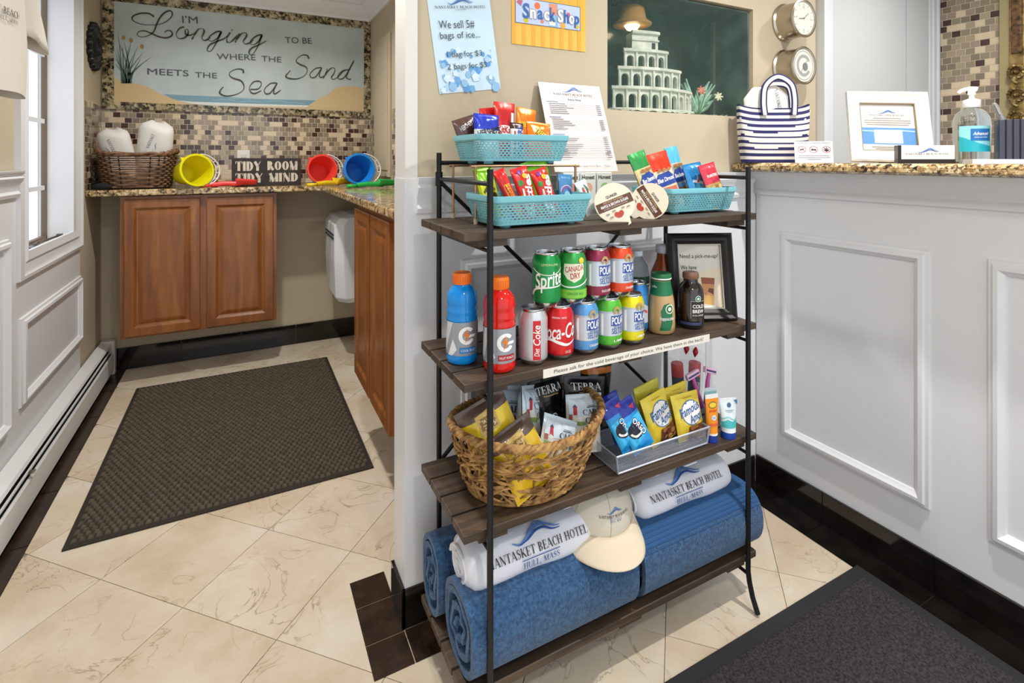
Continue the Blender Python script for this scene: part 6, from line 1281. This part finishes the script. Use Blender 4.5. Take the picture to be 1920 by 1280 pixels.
towel('rolled blue towel behind the front right one', .846, 1.27, 1.206, .06, .084, 3.2, 1, 4.5)
def roll_shirt(label, x0, x1, yc, zc_, ry, rz, a_txt, cx_t, rx=0):
    t_ = thing('rolled_shirt', label, 'shirt', ((x0 + x1) / 2, yc, zc_ - rz), (R(rx), 0, 0), 'rolled hotel shirts on the bottom shelf'); L_ = (x1 - x0) / 2; mb = MB(); n_ = 40
    def f(u, v):
        a = 2 * pi * u; s = 2 * v - 1; e = max(0, (abs(s) - .86) / .14); k = sqrt(max(0, 1 - e * e * .55)); wr = 1 + .02 * sin(5 * a + s * 4) + .02 * sin(3 * a - s * 7)
        return (s * L_ * (1 + .008 * sin(3 * a)), cos(a) * ry * k * wr, rz + sin(a) * rz * k * wr)
    mb.grid(f, n_, 26, 0, True); N = len(mb.v); mb.f += [tuple(range(n_ - 1, -1, -1)), tuple(range(N - n_, N))]; mb.m += [0, 0]; mb.build('cloth', KNIT2, t_, smooth=60)
    sp = MB(); sp.tube([(-L_ * 1.0 - .001, cos(q * .35) * ry * .75 * (1 - q / 50), rz + sin(q * .35) * rz * .75 * (1 - q / 50)) for q in range(42)], .0035, 5); sp.build('rolled_end', KNIT2, t_, smooth=60)
    rm_ = (ry + rz) / 2
    def fm(x, y_, o): a = R(a_txt) + (-y_) / rm_; return (x, cos(a) * (ry * 1.03 + o), rz + sin(a) * (rz * 1.03 + o))
    its = logo_items(.125, cx_t, .0, .0185, .258)
    decal('printed_logo', its, fm, t_, .006, .002, .0003)
roll_shirt('rolled white hotel shirt on the left towel roll', .428, .75, 1.085, .318, .068, .05, 150, .01)
roll_shirt('rolled white hotel shirt on the right towel roll', .905, 1.245, 1.095, .315, .068, .05, 150, -.01)
cp_ = thing('baseball_cap', 'cream baseball cap resting on the towels between the white shirts', 'cap', (.800, 1.085, .332), (R(11), R(3), R(-12))); cp_.scale = (1.15, 1.05, .92)
CAPM = M('cap_cotton', '#cfc8b8', .9, bump=.2, bscale=300)
def crown(u, v): 
    a = 2 * pi * u; ph = v * pi / 2; k = cos(ph) ** .75; return (.08 * cos(a) * k, .085 * sin(a) * k + .0, .09 * sin(ph) ** .95)
mb = MB(); mb.grid(crown, 36, 14, 0, True); mb.build('crown', CAPM, cp_, smooth=70, merge=1e-5)
vz = MB()
def visor(u, v):
    a = pi + pi * u; k = 1 + v * (.72 * (sin(pi * u) ** .42)); x_ = .08 * cos(a) * (1 + .30 * v * sin(pi * u) ** .3); return (x_, .085 * sin(a) * k - .012 * v * sin(pi * u) ** .3, .002 - .022 * (x_ / .08) ** 2 * v - .012 * v)
vz.grid(visor, 28, 10); vz.build('visor', M('visor_cotton', '#dacbb2', .85, bump=.15, bscale=300), cp_, smooth=70, solid=.003, recalc=False)
sm = MB()
for k in range(6):
    a = pi / 2 + pi / 3 * k; sm.tube([Vector(crown(((a / (2 * pi)) % 1), j / 12)) * 1.004 for j in range(13)], .0009, 5)
sm.build('seam', C('#b9b2a2', .9), cp_); MB().lathe([(0, .083), (.007, .084), (.006, .088), (0, .0895)], 14).build('button', CAPM, cp_, smooth=50)
def capmap(x, y_, o):
    u = .75 + x / (2 * pi * .078); v = y_ / .11; p = Vector(crown(u, v)); n_ = Vector((p.x, p.y, p.z * .6)).normalized(); return tuple(p + n_ * o)
decal('embroidered_logo', logo_items(.042, .012, .042, .0058, .082), capmap, cp_, .006, .0012, .0002)
